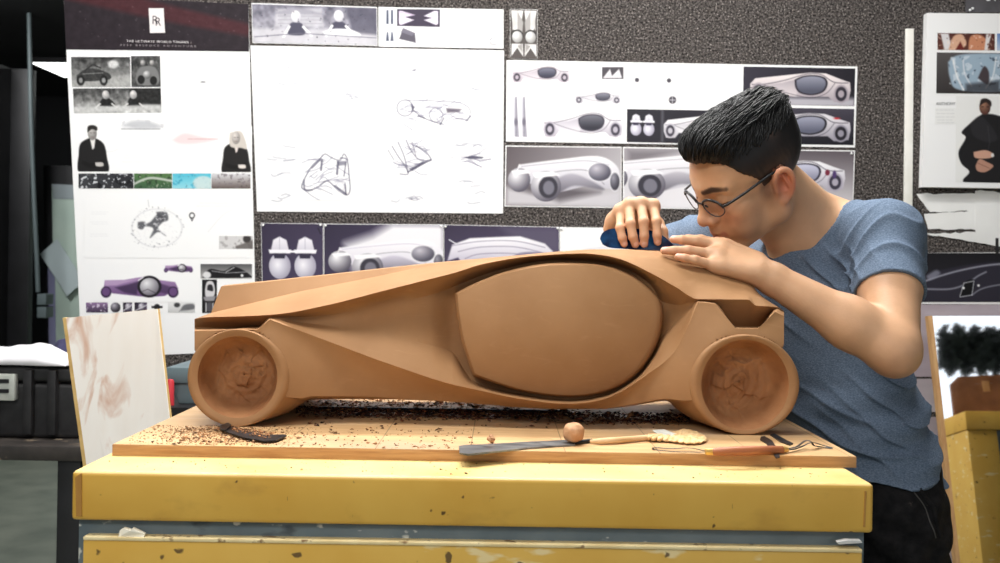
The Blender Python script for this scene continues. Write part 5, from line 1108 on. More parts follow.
# ------------------------------------------------------------------ signed distance modelling of the man
class Sdf:
    def __init__(s): s.ops = []
    def add(s, f, c, r, k=.01, mode='u'): s.ops.append((f, np.asarray(c, float), float(r), k, mode)); return s
    def cone(s, a, b, r1, r2, k=.01, mode='u'):
        a = np.asarray(a, float); b = np.asarray(b, float); e = b-a; L = max((e**2).sum(), 1e-12)
        def f(p):
            q = p-a; t = np.clip(q@e/L, 0, 1); return np.sqrt(((q-t[:, None]*e)**2).sum(1))-(r1+(r2-r1)*t)
        return s.add(f, (a+b)/2, math.sqrt(L)/2+max(r1, r2), k, mode)
    def chain(s, pts, rs, k=.004):
        for i in range(len(pts)-1): s.cone(pts[i], pts[i+1], rs[i], rs[i+1], k)
        return s
    def ell(s, c, r, B=None, k=.01, mode='u'):
        c = np.asarray(c, float); r = np.asarray(r, float); B = np.eye(3) if B is None else np.asarray(B, float)   # columns = axes
        def f(p):
            q = (p-c)@B; k0 = np.sqrt(((q/r)**2).sum(1)); k1 = np.sqrt(((q/r**2)**2).sum(1))+1e-9; return k0*(k0-1)/k1
        return s.add(f, c, r.max(), k, mode)
    def ev(s, p, margin=None, ctr=None):
        d = np.full(len(p), .25)
        for f, c, r, k, mode in s.ops:
            if ctr is not None and mode in 'us' and np.linalg.norm(ctr-c)-r > margin+2*k+.02: continue
            e = f(p)
            if mode == 'u':
                h = np.clip(.5+.5*(d-e)/k, 0, 1); d = d*(1-h)+e*h-k*h*(1-h)
            elif mode == 's':       # smooth subtraction
                h = np.clip(.5-.5*(d+e)/k, 0, 1); d = d*(1-h)-e*h+k*h*(1-h)
            elif mode == 'i': d = np.maximum(d, e)
            elif mode == 'd': d = d+e
        return d
    def mesh(s, lo, hi, h, B=20):
        lo = np.asarray(lo, float); n = np.ceil((np.asarray(hi)-lo)/h/B).astype(int)*B
        D = np.full(tuple(n+1), .25, np.float32)
        ax = np.arange(B+1)*h; gx = np.stack(np.meshgrid(ax, ax, ax, indexing='ij'), -1).reshape(-1, 3)
        hd = B*h*.87+.012
        for i in range(0, n[0], B):
            for j in range(0, n[1], B):
                for k in range(0, n[2], B):
                    o = lo+np.array([i, j, k])*h; c = o+B*h/2
                    dc = s.ev(c[None], hd, c)[0]
                    if abs(dc) > hd+.01:
                        if dc < 0: D[i:i+B+1, j:j+B+1, k:k+B+1] = -.25
                        continue
                    D[i:i+B+1, j:j+B+1, k:k+B+1] = s.ev(gx+o, hd, c).reshape(B+1, B+1, B+1)
        D[0] = D[-1] = .25; D[:, 0] = D[:, -1] = .25; D[:, :, 0] = D[:, :, -1] = .25
        I = D < 0
        a = I[:-1, :-1, :-1].astype(np.int8)
        for dx, dy, dz in ((0,0,1),(0,1,0),(0,1,1),(1,0,0),(1,0,1),(1,1,0),(1,1,1)):
            a += I[dx:dx+n[0], dy:dy+n[1], dz:dz+n[2]]
        cells = np.argwhere((a > 0) & (a < 8)); del a
        lin_ = (cells[:, 0]*n[1]+cells[:, 1])*n[2]+cells[:, 2]
        corner = np.array([(x, y, z) for x in (0, 1) for y in (0, 1) for z in (0, 1)])
        v = np.stack([D[cells[:, 0]+x, cells[:, 1]+y, cells[:, 2]+z] for x, y, z in corner], 1).astype(float)
        acc = np.zeros((len(cells), 3)); cnt = np.zeros(len(cells))
        for p_ in range(8):
            for q_ in range(p_+1, 8):
                if np.abs(corner[p_]-corner[q_]).sum() != 1: continue
                m = (v[:, p_] < 0) != (v[:, q_] < 0)
                t = np.where(m, v[:, p_]/np.where(m, v[:, p_]-v[:, q_], 1), 0)
                acc += m[:, None]*(corner[p_]+t[:, None]*(corner[q_]-corner[p_])); cnt += m
        V = lo+(cells+acc/cnt[:, None])*h
        def idx(c):
            l = (c[:, 0]*n[1]+c[:, 1])*n[2]+c[:, 2]; return np.searchsorted(lin_, l)
        Fs = []
        for axis in range(3):
            sl0 = [slice(1, n[0]), slice(1, n[1]), slice(1, n[2])]; sl1 = list(sl0)
            sl0[axis] = slice(0, n[axis]); sl1[axis] = slice(1, n[axis]+1)
            A_ = I[tuple(sl0)]; B_ = I[tuple(sl1)]
            for flip, mk in ((False, A_ & ~B_), (True, ~A_ & B_)):
                c = np.argwhere(mk)
                if not len(c): continue
                off = np.ones(3, int); off[axis] = 0; c = c+off
                u, w = (axis+1) % 3, (axis+2) % 3
                e1 = np.zeros(3, int); e1[u] = 1; e2 = np.zeros(3, int); e2[w] = 1
                q = np.stack([idx(c-e1-e2), idx(c-e2), idx(c), idx(c-e1)], 1)
                Fs.append(q[:, ::-1] if flip else q)
        return V, np.concatenate(Fs)
def smooth_mesh(V, Fq, it=1, lam=.5):
    for _ in range(it):
        acc = np.zeros_like(V); cnt = np.zeros(len(V))
        for i in range(4):
            a, b = Fq[:, i], Fq[:, (i+1) % 4]
            for s_, t_ in ((a, b), (b, a)):
                for d_ in range(3): acc[:, d_] += np.bincount(s_, V[t_, d_], len(V))
                cnt += np.bincount(s_, minlength=len(V))
        V = V+lam*(acc/np.maximum(cnt, 1)[:, None]-V)
    return V
def setcol(o, c):
    at = o.data.attributes.new('Col', 'FLOAT_COLOR', 'POINT'); a = np.ones((len(c), 4), np.float32); a[:, :3] = lin(np.clip(c, 0, 255)/255.0); at.data.foreach_set('color', a.ravel())
Pn = lambda x, y, Y: np.array(P(x, y, Y))

# head frame
yaw, pitch, roll, HS = .23, .60, .31, .95
_f = np.array([-math.cos(yaw), -math.sin(yaw), 0]); _r = np.cross(_f, [0, 0, 1.]); _u = np.array([0, 0, 1.])
_f2 = _f*math.cos(pitch)-_u*math.sin(pitch); _u2 = _u*math.cos(pitch)+_f*math.sin(pitch)
HM = np.stack([_r*math.cos(roll)+_u2*math.sin(roll), _f2, _u2*math.cos(roll)-_r*math.sin(roll)], 1)
HO = np.array([.4281, 1.708, CAMH+.1541])
def hw(p): return HO+HS*(HM@np.asarray(p, float))
def hl(p): return ((p-HO)@HM)/HS
class Head(Sdf):
    pass
def hcone(S_, a, b, r1, r2, k=.008, mode='u'): S_.cone(hw(a), hw(b), r1*HS, r2*HS, k, mode)
def hell(S_, c, r, k=.008, mode='u', rotx=0.0, rotz=0.0):
    cx, sx = math.cos(rotx), math.sin(rotx); cz, sz = math.cos(rotz), math.sin(rotz)
    R_ = np.array([[cz, -sz, 0], [sz, cz, 0], [0, 0, 1]])@np.array([[1, 0, 0], [0, cx, -sx], [0, sx, cx]])
    S_.ell(hw(c), np.array(r)*HS, HM@R_, k, mode)

def head_ops(B):
    hell(B, (0, -.012, .052), (.0755, .096, .083), .01)
    hell(B, (0, .040, .050), (.066, .060, .060), .02)
    hell(B, (0, .040, -.010), (.060, .058, .075), .02)
    for s in (-1, 1):
        hcone(B, (s*.056, .004, -.050), (s*.020, .078, -.083), .017, .013, .02)
        hcone(B, (s*.062, .0, -.005), (s*.056, .004, -.05), .014, .016, .02)
        hell(B, (s*.043, .066, -.004), (.024, .026, .024), .02)
        hell(B, (s*.036, .066, -.038), (.024, .028, .026), .02)
        hcone(B, (s*.012, .092, .044), (s*.046, .076, .044), .011, .010, .014)
    hell(B, (0, .080, -.078), (.022, .020, .017), .016)
    hell(B, (0, .084, -.046), (.030, .022, .022), .016)
    for s in (-1, 1): hell(B, (s*.034, .102, .022), (.017, .016, .0115), .012, 's')
    for s in (-1, 1):
        hell(B, (s*.034, .0800, .0235), (.0175, .0135, .0135), .004)                # lidded eye
        hcone(B, (s*.019, .0925, .0215), (s*.034, .0945, .0170), .0022, .0024, .003); hcone(B, (s*.034, .0945, .0170), (s*.050, .0850, .0210), .0024, .0018, .003)
    hcone(B, (0, .094, .040), (0, .1130, -.004), .0085, .0100, .012)
    hell(B, (0, .1170, -.012), (.0120, .0120, .0108), .008)
    for s in (-1, 1):
        hell(B, (s*.0135, .1055, -.0150), (.0082, .0115, .0085), .006)
        hell(B, (s*.0075, .1095, -.0235), (.0038, .0060, .0030), .003, 's')
    hell(B, (0, .1000, -.034), (.012, .012, .014), .012)
    for s in (-1, 1):
        hcone(B, (0, .1075, -.0420), (s*.020, .0965, -.0470), .0058, .0030, .004)
        hcone(B, (0, .1065, -.0545), (s*.018, .0970, -.0505), .0068, .0032, .004)
    hcone(B, (-.024, .1085, -.0487), (.024, .1085, -.0487), .0016, .0016, .003, 's')
    for s in (-1, 1):                                                             # ears
        ear = [(.070, .006, -.020), (.0745, .004, -.002), (.0775, .004, .016), (.0815, -.004, .029), (.0860, -.015, .031), (.0885, -.023, .021), (.0870, -.025, .004), (.0820, -.020, -.014), (.0765, -.010, -.027), (.0735, .000, -.030)]
        q = catmull([(s*a, b, c) for a, b, c in ear], 3)
        for i in range(len(q)-1): hcone(B, q[i], q[i+1], .0045, .0045, .003)
        hell(B, (s*.0745, -.011, .002), (.0060, .016, .026), .004, rotz=s*.45)
        hell(B, (s*.0840, -.0085, .004), (.0120, .0105, .0165), .0022, 's', rotz=s*.45)
        hell(B, (s*.0745, -.002, -.028), (.0060, .0080, .0085), .005)
        hcone(B, (s*.0800, -.014, .016), (s*.0820, -.017, -.006), .0028, .0030, .003)
        hell(B, (s*.0755, .006, -.004), (.0048, .0040, .0065), .003)

# body key points
shL = Pn(886, 237, 1.700); elL = Pn(893, 349, 1.535); shR = Pn(742, 231, 1.97); elR = Pn(655, 256, 2.10)
wrL = Pn(760, 271.5, 1.578); wrR = Pn(640, 221, 1.757)
lat = shL-shR; lat[2] = 0; lat /= np.linalg.norm(lat); fwd = np.array([lat[1], -lat[0], 0.0]); fwd = fwd if fwd[0] < 0 else -fwd
neckb = np.array([.577, 1.795, CAMH+.066]); pel = np.array([.642, 1.745, .80]); che = np.array([.565, 1.822, 1.075])
def torso_dist(p, lscale, rt, rb, a=che, b=pel):
    e = b-a; q = p-a; t = np.clip(q@e/(e@e), 0, 1); d = q-t[:, None]*e
    l = d@lat; rest = d-l[:, None]*lat
    return np.sqrt((l/lscale)**2+(rest**2).sum(1))-(rt+(rb-rt)*t)

def hand_ops(B, mcp, pip, dip, tip, wr, wrr, radii, thumb, palm_r=.0125):
    for i in range(4):
        r0, r1, r2, r3 = radii[i]
        kn = mcp[i]
        B.cone(wr[i], kn, wrr, palm_r, .010)
    for i in range(3): B.cone((mcp[i]+wr[i])/2*.0+mcp[i]*.85+wr[i]*.15, mcp[i+1]*.85+wr[i+1]*.15, palm_r*.93, palm_r*.93, .008)
    for i in range(4):
        r0, r1, r2, r3 = radii[i]
        B.cone(mcp[i], pip[i], r0, r1*1.02, .0035); B.cone(pip[i], dip[i], r1, r2, .003); B.cone(dip[i], tip[i], r2, r3, .003)
        B.ell(pip[i], np.full(3, r1*.98), None, .003); B.ell(mcp[i], np.full(3, r0*1.06), None, .006)
    B.chain(thumb[0], thumb[1], .006)

# left (near) hand: index, middle, ring, little
Lm = [Pn(722, 245, 1.634), Pn(716, 245, 1.612), Pn(711.5, 254, 1.593), Pn(714, 265, 1.577)]
Lp = [Pn(701, 240, 1.634), Pn(696, 241.2, 1.608), Pn(688, 250.5, 1.588), Pn(695, 260, 1.571)]
Ld = [Pn(688, 239, 1.636), Pn(682, 239.8, 1.607), Pn(674, 250.6, 1.588), Pn(684.5, 258, 1.571)]
Lt = [Pn(680, 240, 1.640), Pn(673.5, 239.3, 1.611), Pn(664, 250.7, 1.590), Pn(678, 256.8, 1.573)]
Lr = [(.0090, .0083, .0073, .0062), (.0090, .0084, .0074, .0063), (.0088, .0080, .0071, .0061), (.0082, .0072, .0064, .0056)]
# right (far) hand: little, ring, middle, index
Rm = [Pn(621, 211, 1.690), Pn(629.5, 204.5, 1.683), Pn(641, 203.5, 1.681), Pn(653, 205.5, 1.682)]
Rp = [Pn(620, 228, 1.660), Pn(630.5, 223.5, 1.655), Pn(643.6, 221.5, 1.654), Pn(656.6, 221.5, 1.656)]
Rd = [Pn(622.3, 238, 1.656), Pn(633, 237, 1.652), Pn(644.2, 236, 1.652), Pn(657.2, 235, 1.653)]
Rt = [Pn(624.2, 244, 1.657), Pn(635.3, 244.4, 1.654), Pn(644.2, 244.0, 1.654), Pn(657.6, 242, 1.655)]
Rr = [(.0078, .0073, .0069, .0061), (.0083, .0078, .0074, .0065), (.0085, .0080, .0075, .0066), (.0082, .0077, .0073, .0064)]

def body_ops(B, skin=True):
    B.add(lambda p: torso_dist(p, 1.45, .086, .090), (che+pel)/2, .36, .03)
    B.cone(shL, shR, .048, .050, .04); B.cone(neckb, shL+(0, 0, .0), .052, .045, .04); B.cone(neckb, shR, .052, .045, .04)
    B.cone(che+fwd*.03+np.array([0, 0, .05]), che+fwd*.02-np.array([0, 0, .04]), .098, .095, .04)
    B.cone(hw((0, -.030, -.030)), neckb, .054, .060, .025)
    B.cone(hw((0, .012, -.052)), neckb+fwd*.045+np.array([0, 0, -.02]), .034, .050, .025)
    head_ops(B)
    B.cone(shL, elL*.45+shL*.55, .050, .048, .02); B.cone(elL*.45+shL*.55, elL, .048, .0395, .02)
    fm = elL*.68+wrL*.32
    B.cone(elL, fm+np.array([0, .004, .003]), .0405, .0385, .014); B.cone(fm, wrL*.9+elL*.1, .0385, .0250, .02); B.cone(wrL*.9+elL*.1, wrL, .0250, .0235, .01)
    B.ell(elL+np.array([.004, -.004, -.010]), (.031, .031, .031), None, .012)
    B.cone(shR, elR, .052, .042, .02); B.cone(elR, wrR*.6+elR*.4, .042, .036, .02); B.cone(wrR*.6+elR*.4, wrR, .036, .025, .02)
    wl = [Pn(756, 262.5, 1.604), Pn(756.5, 266, 1.592), Pn(757, 270, 1.580), Pn(757.5, 273.5, 1.571)]
    hand_ops(B, Lm, Lp, Ld, Lt, wl, .0185, Lr, ([Pn(752, 266, 1.612), Pn(732, 260, 1.640), Pn(716, 255, 1.650), Pn(704, 252.5, 1.655)], [.014, .0125, .0100, .0080]))
    wr_ = [Pn(631, 220, 1.752), Pn(636, 219.5, 1.754), Pn(642, 219, 1.756), Pn(648, 220, 1.756)]
    hand_ops(B, Rm, Rp, Rd, Rt, wr_, .0175, Rr, ([Pn(648, 218, 1.74), Pn(657, 224, 1.715), Pn(662, 232, 1.698), Pn(663, 240, 1.690)], [.014, .0115, .0095, .0078]))
    B.cone(Pn(634, 222, 1.745), Pn(614.5, 221, 1.708), .020, .0125, .012); B.cone(Pn(614.5, 221, 1.708), Rm[0], .0125, .010, .010)
    B.cone(Pn(614.5, 221, 1.708), Pn(609, 229, 1.712), .0125, .0100, .01)
body = Sdf(); body_ops(body)
person = thing('person', 'young man in grey blue t-shirt and glasses leaning over the clay car', 'person', (pel[0], pel[1], 0))
Vb, Fb = body.mesh((.10, 1.42, .72), (.80, 2.22, 1.50), HB)
Vb = smooth_mesh(Vb, Fb, 1, .4)
L = hl(Vb)
base = np.array([212, 166, 129.0]); col = np.tile(base, (len(Vb), 1))
def patch(mask, c): 
    global col
    col = col*(1-mask[:, None])+np.array(c, float)*mask[:, None]
def blob(p, c, r, pw=1.0): return np.clip(1.25*np.exp(-(((p-np.array(c))/np.array(r))**2).sum(1)*pw), 0, 1)
nz = vnoise(Vb[:, 0]+Vb[:, 1], Vb[:, 2]-Vb[:, 1]*.7, 120, 3)
col = col*(1+.035*nz)[:, None]
def segd(p, a, b):
    a = np.array(a); b = np.array(b); e = b-a; t = np.clip((p-a)@e/(e@e), 0, 1); return np.sqrt(((p-a-t[:, None]*e)**2).sum(1))
inhead = np.sqrt(((Vb-HO)**2).sum(1)) < .2
for s in (-1, 1):
    patch(.55*blob(L, (s*.082, -.014, .004), (.016, .026, .036))*inhead, (206, 104, 84))
    brow = np.clip(1-np.minimum(segd(L, (s*.013, .1015, .0425), (s*.034, .0955, .0485)), segd(L, (s*.034, .0955, .0485), (s*.052, .080, .0455)))/.0060, 0, 1)**.6
    brow *= (L[:, 1] > .05)*inhead; patch(.86*np.clip(brow*1.6, 0, 1), (40, 28, 26))
    lash = np.clip(1-np.minimum(segd(L, (s*.018, .0935, .0185), (s*.034, .0960, .0135)), segd(L, (s*.034, .0960, .0135), (s*.051, .0860, .0185)))/.0040, 0, 1)*inhead
    patch(np.clip(lash*1.8, 0, 1), (34, 24, 24))
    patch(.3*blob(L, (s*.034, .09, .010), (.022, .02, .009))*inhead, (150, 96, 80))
    patch(.22*blob(L, (s*.046, .08, -.012), (.026, .03, .022))*inhead, (214, 130, 104))
    # short sideburn shadow in front of the ear
    patch(.5*blob(L, (s*.071, .018, .004), (.02, .010, .024))*inhead, (84, 60, 52))
lips = np.clip(1-np.minimum(segd(L, (-.021, .100, -.0475), (.021, .100, -.0475)), segd(L, (0, .110, -.044), (0, .109, -.054)))/.0095, 0, 1)*inhead*(L[:, 1] > .09)
patch(.55*np.clip(lips*2, 0, 1), (176, 96, 84))
patch(.6*np.clip(1-segd(L, (-.024, .108, -.0487), (.024, .108, -.0487))/.003, 0, 1)*inhead, (96, 48, 44))
patch(.22*blob(L, (0, .112, -.036), (.016, .02, .006))*inhead, (120, 84, 74)); patch(.25*blob(L, (0, .122, -.014), (.016, .014, .014))*inhead, (208, 120, 94))
for T_, D_, up in ((Lt, Ld, None), (Rt, Rd, None)):
    for i in range(4):
        ax = T_[i]-D_[i]; ax = ax/np.linalg.norm(ax)
        patch(.28*np.clip(1.3*np.exp(-((Vb-T_[i])**2).sum(1)/.010**2), 0, 1), (216, 132, 110))
        # nail on the side facing the viewer / upwards
        nn = np.array([0, -1, .25]) if T_ is Rt else np.array([-.1, -.45, 1.0]); nn = nn-ax*(nn@ax); nn /= np.linalg.norm(nn)
        c0 = T_[i]+nn*.006+ax*.0012
        dv = Vb-c0; a_ = dv@ax; b_ = dv@np.cross(nn, ax); n_ = dv@nn
        patch(.75*((a_/.0058)**2+(b_/.0046)**2 < 1)*(n_ > -.003)*(np.abs(n_) < .006), (236, 190, 172))
for K_ in (Lp, Rp, Lm, Rm, Ld, Rd):
    for i in range(4): patch(.20*np.exp(-((Vb-K_[i])**2).sum(1)/.0085**2), (196, 118, 92))
patch(.3*np.exp(-((Vb-elL-np.array([0, -.01, -.03]))**2).sum(1)/.03**2), (206, 128, 100))
M_skin = mat('skin', (.93, .93, .93, 1), (1, 1, 1, 1), 40.0, rough=.48, bump=.05, bscale=260.0, attr='Col', sss=.08, spec=.4)
sk = link_mesh('body', Vb, Fb, M_skin, person, True); setcol(sk, col)

# ---------------------------------------------------------------- t-shirt
she = Sdf()
def shirt_core(p):
    d = torso_dist(p, 1.40, .114, .121, che, pel+np.array([.010, 0, -.10]))
    return d
she.add(shirt_core, (che+pel)/2, .42, .03)
she.cone(shL, shR, .051, .058, .05); she.cone(neckb+np.array([.012, .0, -.012]), shL, .062, .051, .04); she.cone(neckb+np.array([.01, 0, -.018]), shR, .058, .056, .04)
she.cone(che+fwd*.030+np.array([0, 0, .055]), che+fwd*.018-np.array([0, 0, .05]), .108, .106, .05)
cufL = shL*.47+elL*.53; axL = (elL-shL)/np.linalg.norm(elL-shL); cufR = shR*.22+elR*.78; axR = (elR-shR)/np.linalg.norm(elR-shR)
she.cone(shL, cufL+axL*.03, .0545, .0575, .03); she.cone(shR, cufR+axR*.03, .060, .056, .03)
nk = Sdf(); nk.cone(hw((0, -.03, -.03)), neckb+np.array([0, 0, .012]), .064, .068, .01); nk.cone(neckb+np.array([0, 0, .012]), neckb+np.array([0, 0, .012])+np.array([.0, .01, .06]), .068, .070, .01)
vtip = Pn(757, 252, 1.735)
nk.cone(neckb+fwd*.035+np.array([0, 0, .020]), vtip+fwd*.01, .062, .016, .012); nk.cone(hw((0, .01, -.055)), vtip+fwd*.02+np.array([0, 0, .01]), .045, .016, .02)
def folds(p):
    a = np.arctan2((p-pel)@lat, (p-pel)@fwd); zz = p[:, 2]; s_ = (p-che)@lat; g = (p-che)@fwd
    low = np.clip((.99-zz)/.09, 0, 1); chest = np.clip((zz-.97)/.08, 0, 1)
    w = .0125*low*((1-np.abs(np.sin(zz*62+2.0*np.sin(a*1.6+.5)+a*1.4)))**2-.25)*(.55+.45*np.sin(a*2.6+zz*22))
    w += .0045*low*np.sin(zz*88-a*3.1+1.0)
    # long diagonal pulls from the near armpit towards the far hip
    u = zz*1.0+s_*.85; w += .0105*(1-low*.5)*((1-np.abs(np.sin(u*66+1.5*np.sin(s_*17+zz*9+.4))))**2.2-.25)*(.5+.5*np.sin(s_*13-zz*16+.7))*np.clip((1.22-zz)/.06, 0, 1)
    # radiating creases round both sleeves
    for c_, ax_, sh_ in ((cufL, axL, shL), (cufR, axR, shR)):
        q = p-sh_; t = q@ax_; rad = np.sqrt(np.maximum((q**2).sum(1)-t*t, 0)); m = np.exp(-((t-.06)/.07)**2)*np.clip(1-np.maximum(rad-.075, 0)/.03, 0, 1)
        ph = np.arctan2(q@lat, q@fwd); w += .0075*m*((1-np.abs(np.sin(t*52+ph*2.2+1.0*np.sin(ph*3))))**2.2-.25)
    w = np.maximum(w, -.007); nd = nk.ev(p); w = w*np.clip((nd-.004)/.02, 0, 1)+.0022*np.exp(-((nd-.004)/.006)**4)
    return -w
she.add(folds, (0, 0, 0), 1, .01, 'd')
hemn = np.array([-.10, .02, -1.0]); hemn /= np.linalg.norm(hemn); hemp = np.array([.66, 1.68, .815])
she.add(lambda p: (p-hemp)@hemn+.002*np.sin(p[:, 0]*60+p[:, 1]*40), (0, 0, 0), 1, .01, 'i')
def cuff(c_, ax_, sh_):
    def f(p):
        q = p-sh_; t = q@ax_; rad = np.sqrt(np.maximum((q**2).sum(1)-t*t, 0)); lim = np.linalg.norm(c_-sh_)
        cut = t-lim-.003*np.sin(np.arctan2(q@np.array([0, 1, 0]), q@np.array([1, 0, 0]))*2)
        return np.where(rad < .085, np.minimum(cut, .2), -.2)
    return f
she.add(cuff(cufL, axL, shL), (0, 0, 0), 1, .01, 'i'); she.add(cuff(cufR, axR, shR), (0, 0, 0), 1, .01, 'i')
# hollow out the cuffs, the hem and the neck opening
armL = Sdf(); armL.cone(shL*.47+elL*.53-axL*.008, elL, .0505, .048, .01); armL.cone(shR*.35+elR*.65, elR, .051, .048, .01)
she.add(lambda p: -armL.ev(p), (0, 0, 0), 1, .01, 'i')
she.add(lambda p: -np.maximum(torso_dist(p, 1.40, .096, .099, che, pel+np.array([.010, 0, -.10])), p[:, 2]-.83), (0, 0, 0), 1, .01, 'i')
she.add(lambda p: -nk.ev(p), (0, 0, 0), 1, .01, 'i')
Vs, Fs_ = she.mesh((.24, 1.50, .72), (.84, 2.24, 1.36), HB*1.25)
Vs = smooth_mesh(Vs, Fs_, 2, .5)
M_shirt = mat('heather_blue_jersey', rgb(84, 99, 119), rgb(118, 133, 152), 330.0, rough=.92, bump=.2, bscale=500.0, stretch=(1, 1, 2.6), detail=5.0, spec=.12, lo=.36, hi=.66)
overlay(M_shirt, rgb(150, 165, 180), 300.0, .60, .74, .5, stretch=(1, 1, 3.0))
link_mesh('t_shirt', Vs, Fs_, M_shirt, person, True)
# ribbed collar and stitched seams
def project(p, sd_, n=6):
    p = np.array(p, float)
    for _ in range(n):
        e = .0015; d = sd_.ev(p); g = np.stack([sd_.ev(p+np.eye(3)[i]*e)-sd_.ev(p-np.eye(3)[i]*e) for i in range(3)], 1); g /= np.linalg.norm(g, axis=1)[:, None]+1e-9
        p = p-g*d[:, None]*.8
    return p
# ---------------------------------------------------------------- trousers, shoes
tr = Sdf()
hipz = .80
tr.add(lambda p: torso_dist(p, 1.34, .097, .104, pel-fwd*.014+np.array([-.008, 0, .03]), pel-fwd*.010+np.array([-.012, 0, -.07])), pel, .28, .03)
feet = []
for s in (-1, 1):
    hip = pel+lat*s*.078+np.array([-.014, 0, -.04]); kn = pel+lat*s*.10+fwd*.0+np.array([0, 0, -.36]); an = pel+lat*s*.105+fwd*(-.07)+np.array([0, 0, -.70])
    tr.cone(hip, kn, .082, .066, .03); tr.cone(kn, an, .066, .056, .02); feet.append(an)
tr.add(lambda p: -(.0035*np.sin(p[:, 2]*95+p[:, 0]*60+2*np.sin(p[:, 1]*40))*np.clip((.80-p[:, 2])/.05, 0, 1)+.002*np.sin(p[:, 0]*130-p[:, 2]*60)), (0, 0, 0), 1, .01, 'd')
tr.add(lambda p: p[:, 2]-.845, (0, 0, 0), 1, .01, 'i'); tr.add(lambda p: .062-p[:, 2], (0, 0, 0), 1, .01, 'i')
Vt, Ft = tr.mesh((.36, 1.46, .02), (.92, 2.04, .90), .0034)
Vt = smooth_mesh(Vt, Ft, 2, .5)
M_trouser = mat('black_cotton', rgb(20, 20, 22), rgb(34, 33, 34), 60.0, rough=.9, bump=.25, bscale=300.0, spec=.15)
overlay(M_trouser, rgb(96, 88, 80), 55.0, .70, .76, .5)
trs = link_mesh('trousers', Vt, Ft, M_trouser, person, True)
# slanted pocket with its stitched welt
pk = [Pn(926, 487, 1.60), Pn(929, 494, 1.60), Pn(934, 505, 1.60), Pn(941, 526, 1.60), Pn(945, 536, 1.60)]
pk = project(np.array(catmull(pk, 5)), tr, 8)
tube('pocket_welt', [Vector(p) for p in pk], .0042, M_trouser, trs, 8)
pk2 = project(pk+np.array([-.012, -.004, 0]), tr, 8); tube('pocket_stitch', [Vector(p) for p in pk2], .0012, mat('grey_thread', rgb(70, 68, 66), rough=.9), trs, 6)
for i in range(2, len(pk)-1, 3): tube('belt_rib', [Vector(pk[i]), Vector(project(pk[i:i+1]+np.array([[-.010, -.004, .004]]), tr)[0])], .0018, M_trouser, trs, 6)
M_shoe = mat('dark_shoe_leather', rgb(24, 22, 22), rgb(36, 32, 30), 30.0, rough=.5); M_sole = mat('white_rubber', rgb(206, 204, 198), rough=.7)
for an in feet:
    a2 = an.copy(); a2[2] = 0
    fs = Sdf(); fs.cone(a2+np.array([0, 0, .075]), a2+fwd*.02+np.array([0, 0, .05]), .042, .042, .02); fs.cone(a2-fwd*.03+np.array([0, 0, .045]), a2+fwd*.16+np.array([0, 0, .036]), .040, .034, .02); fs.cone(a2+fwd*.12+np.array([0, 0, .034]), a2+fwd*.18+np.array([0, 0, .030]), .040, .030, .02)
    fs.add(lambda p: .014-p[:, 2], (0, 0, 0), 1, .01, 'i')
    c_ = a2+fwd*.06; Vf, Ff2 = fs.mesh(c_-np.array([.24, .24, .0]), c_+np.array([.24, .24, .16]), .0045)
    sho = link_mesh('shoe', smooth_mesh(Vf, Ff2, 1), Ff2, M_shoe, person, True)
    so = Sdf(); so.cone(a2-fwd*.03+np.array([0, 0, .008]), a2+fwd*.17+np.array([0, 0, .008]), .044, .040, .01)
    so.add(lambda p: p[:, 2]-.016, (0, 0, 0), 1, .01, 'i'); so.add(lambda p: .0005-p[:, 2], (0, 0, 0), 1, .01, 'i')
    Vf, Ff2 = so.mesh(c_-np.array([.24, .24, .02]), c_+np.array([.24, .24, .08]), .0045); link_mesh('sole', Vf, Ff2, M_sole, sho, True)

# ---------------------------------------------------------------- hair
cap = Sdf()
hell(cap, (0, -.012, .053), (.0780, .1030, .0860), .01); hell(cap, (0, .036, .054), (.0695, .0640, .0625), .02)
hell(cap, (0, .020, .106), (.057, .078, .036), .02); hell(cap, (0, .056, .107), (.048, .034, .028), .02); hell(cap, (0, -.056, .091), (.057, .055, .042), .02)
def hairline(p):
    q = hl(p); z = np.interp(q[:, 1], [-.12, -.075, -.045, -.034, -.022, -.002, .006, .018, .024, .036, .050, .064, .080, .11], [-.056, -.056, -.040, .012, .036, .036, .006, .004, .030, .046, .060, .084, .098, .100])
    return (z-q[:, 2]+.0012*np.sin(q[:, 1]*900)+.001*np.sin(q[:, 0]*1100))*.7*HS
cap.add(hairline, (0, 0, 0), 1, .01, 'i')
Vh, Fh = cap.mesh(HO-np.array([.17, .17, .17]), HO+np.array([.17, .17, .19]), .0024)
q = hl(Vh)
hcol = np.tile(np.array([15, 14, 15.0]), (len(Vh), 1))
fade = np.clip((.090-q[:, 2])/.055, 0, 1)*np.clip((np.abs(q[:, 0])-.035)/.02, 0, 1)*np.clip((q[:, 1]+.085)/.05, 0, 1)
st = .5+.5*vnoise(q[:, 1]*1.0, q[:, 2]*.35, 420, 5)
hcol = hcol*(1-fade[:, None]*.9)+np.array([92, 70, 60.0])*(fade*(.45+.5*st))[:, None]
part = np.exp(-(((q-np.array([-.066, -.030, .094]))/np.array([.03, .016, .014]))**2).sum(1)); hcol += np.array([58, 42, 34.0])*part[:, None]*.8
M_hair = mat('black_hair', (1, 1, 1, 1), None, rough=.46, attr='Col', spec=.32)
hr = link_mesh('hair', Vh, Fh, M_hair, person, True); setcol(hr, hcol)
rh = np.random.default_rng(21); SV, SF, SC = [], [], []; nv = 0
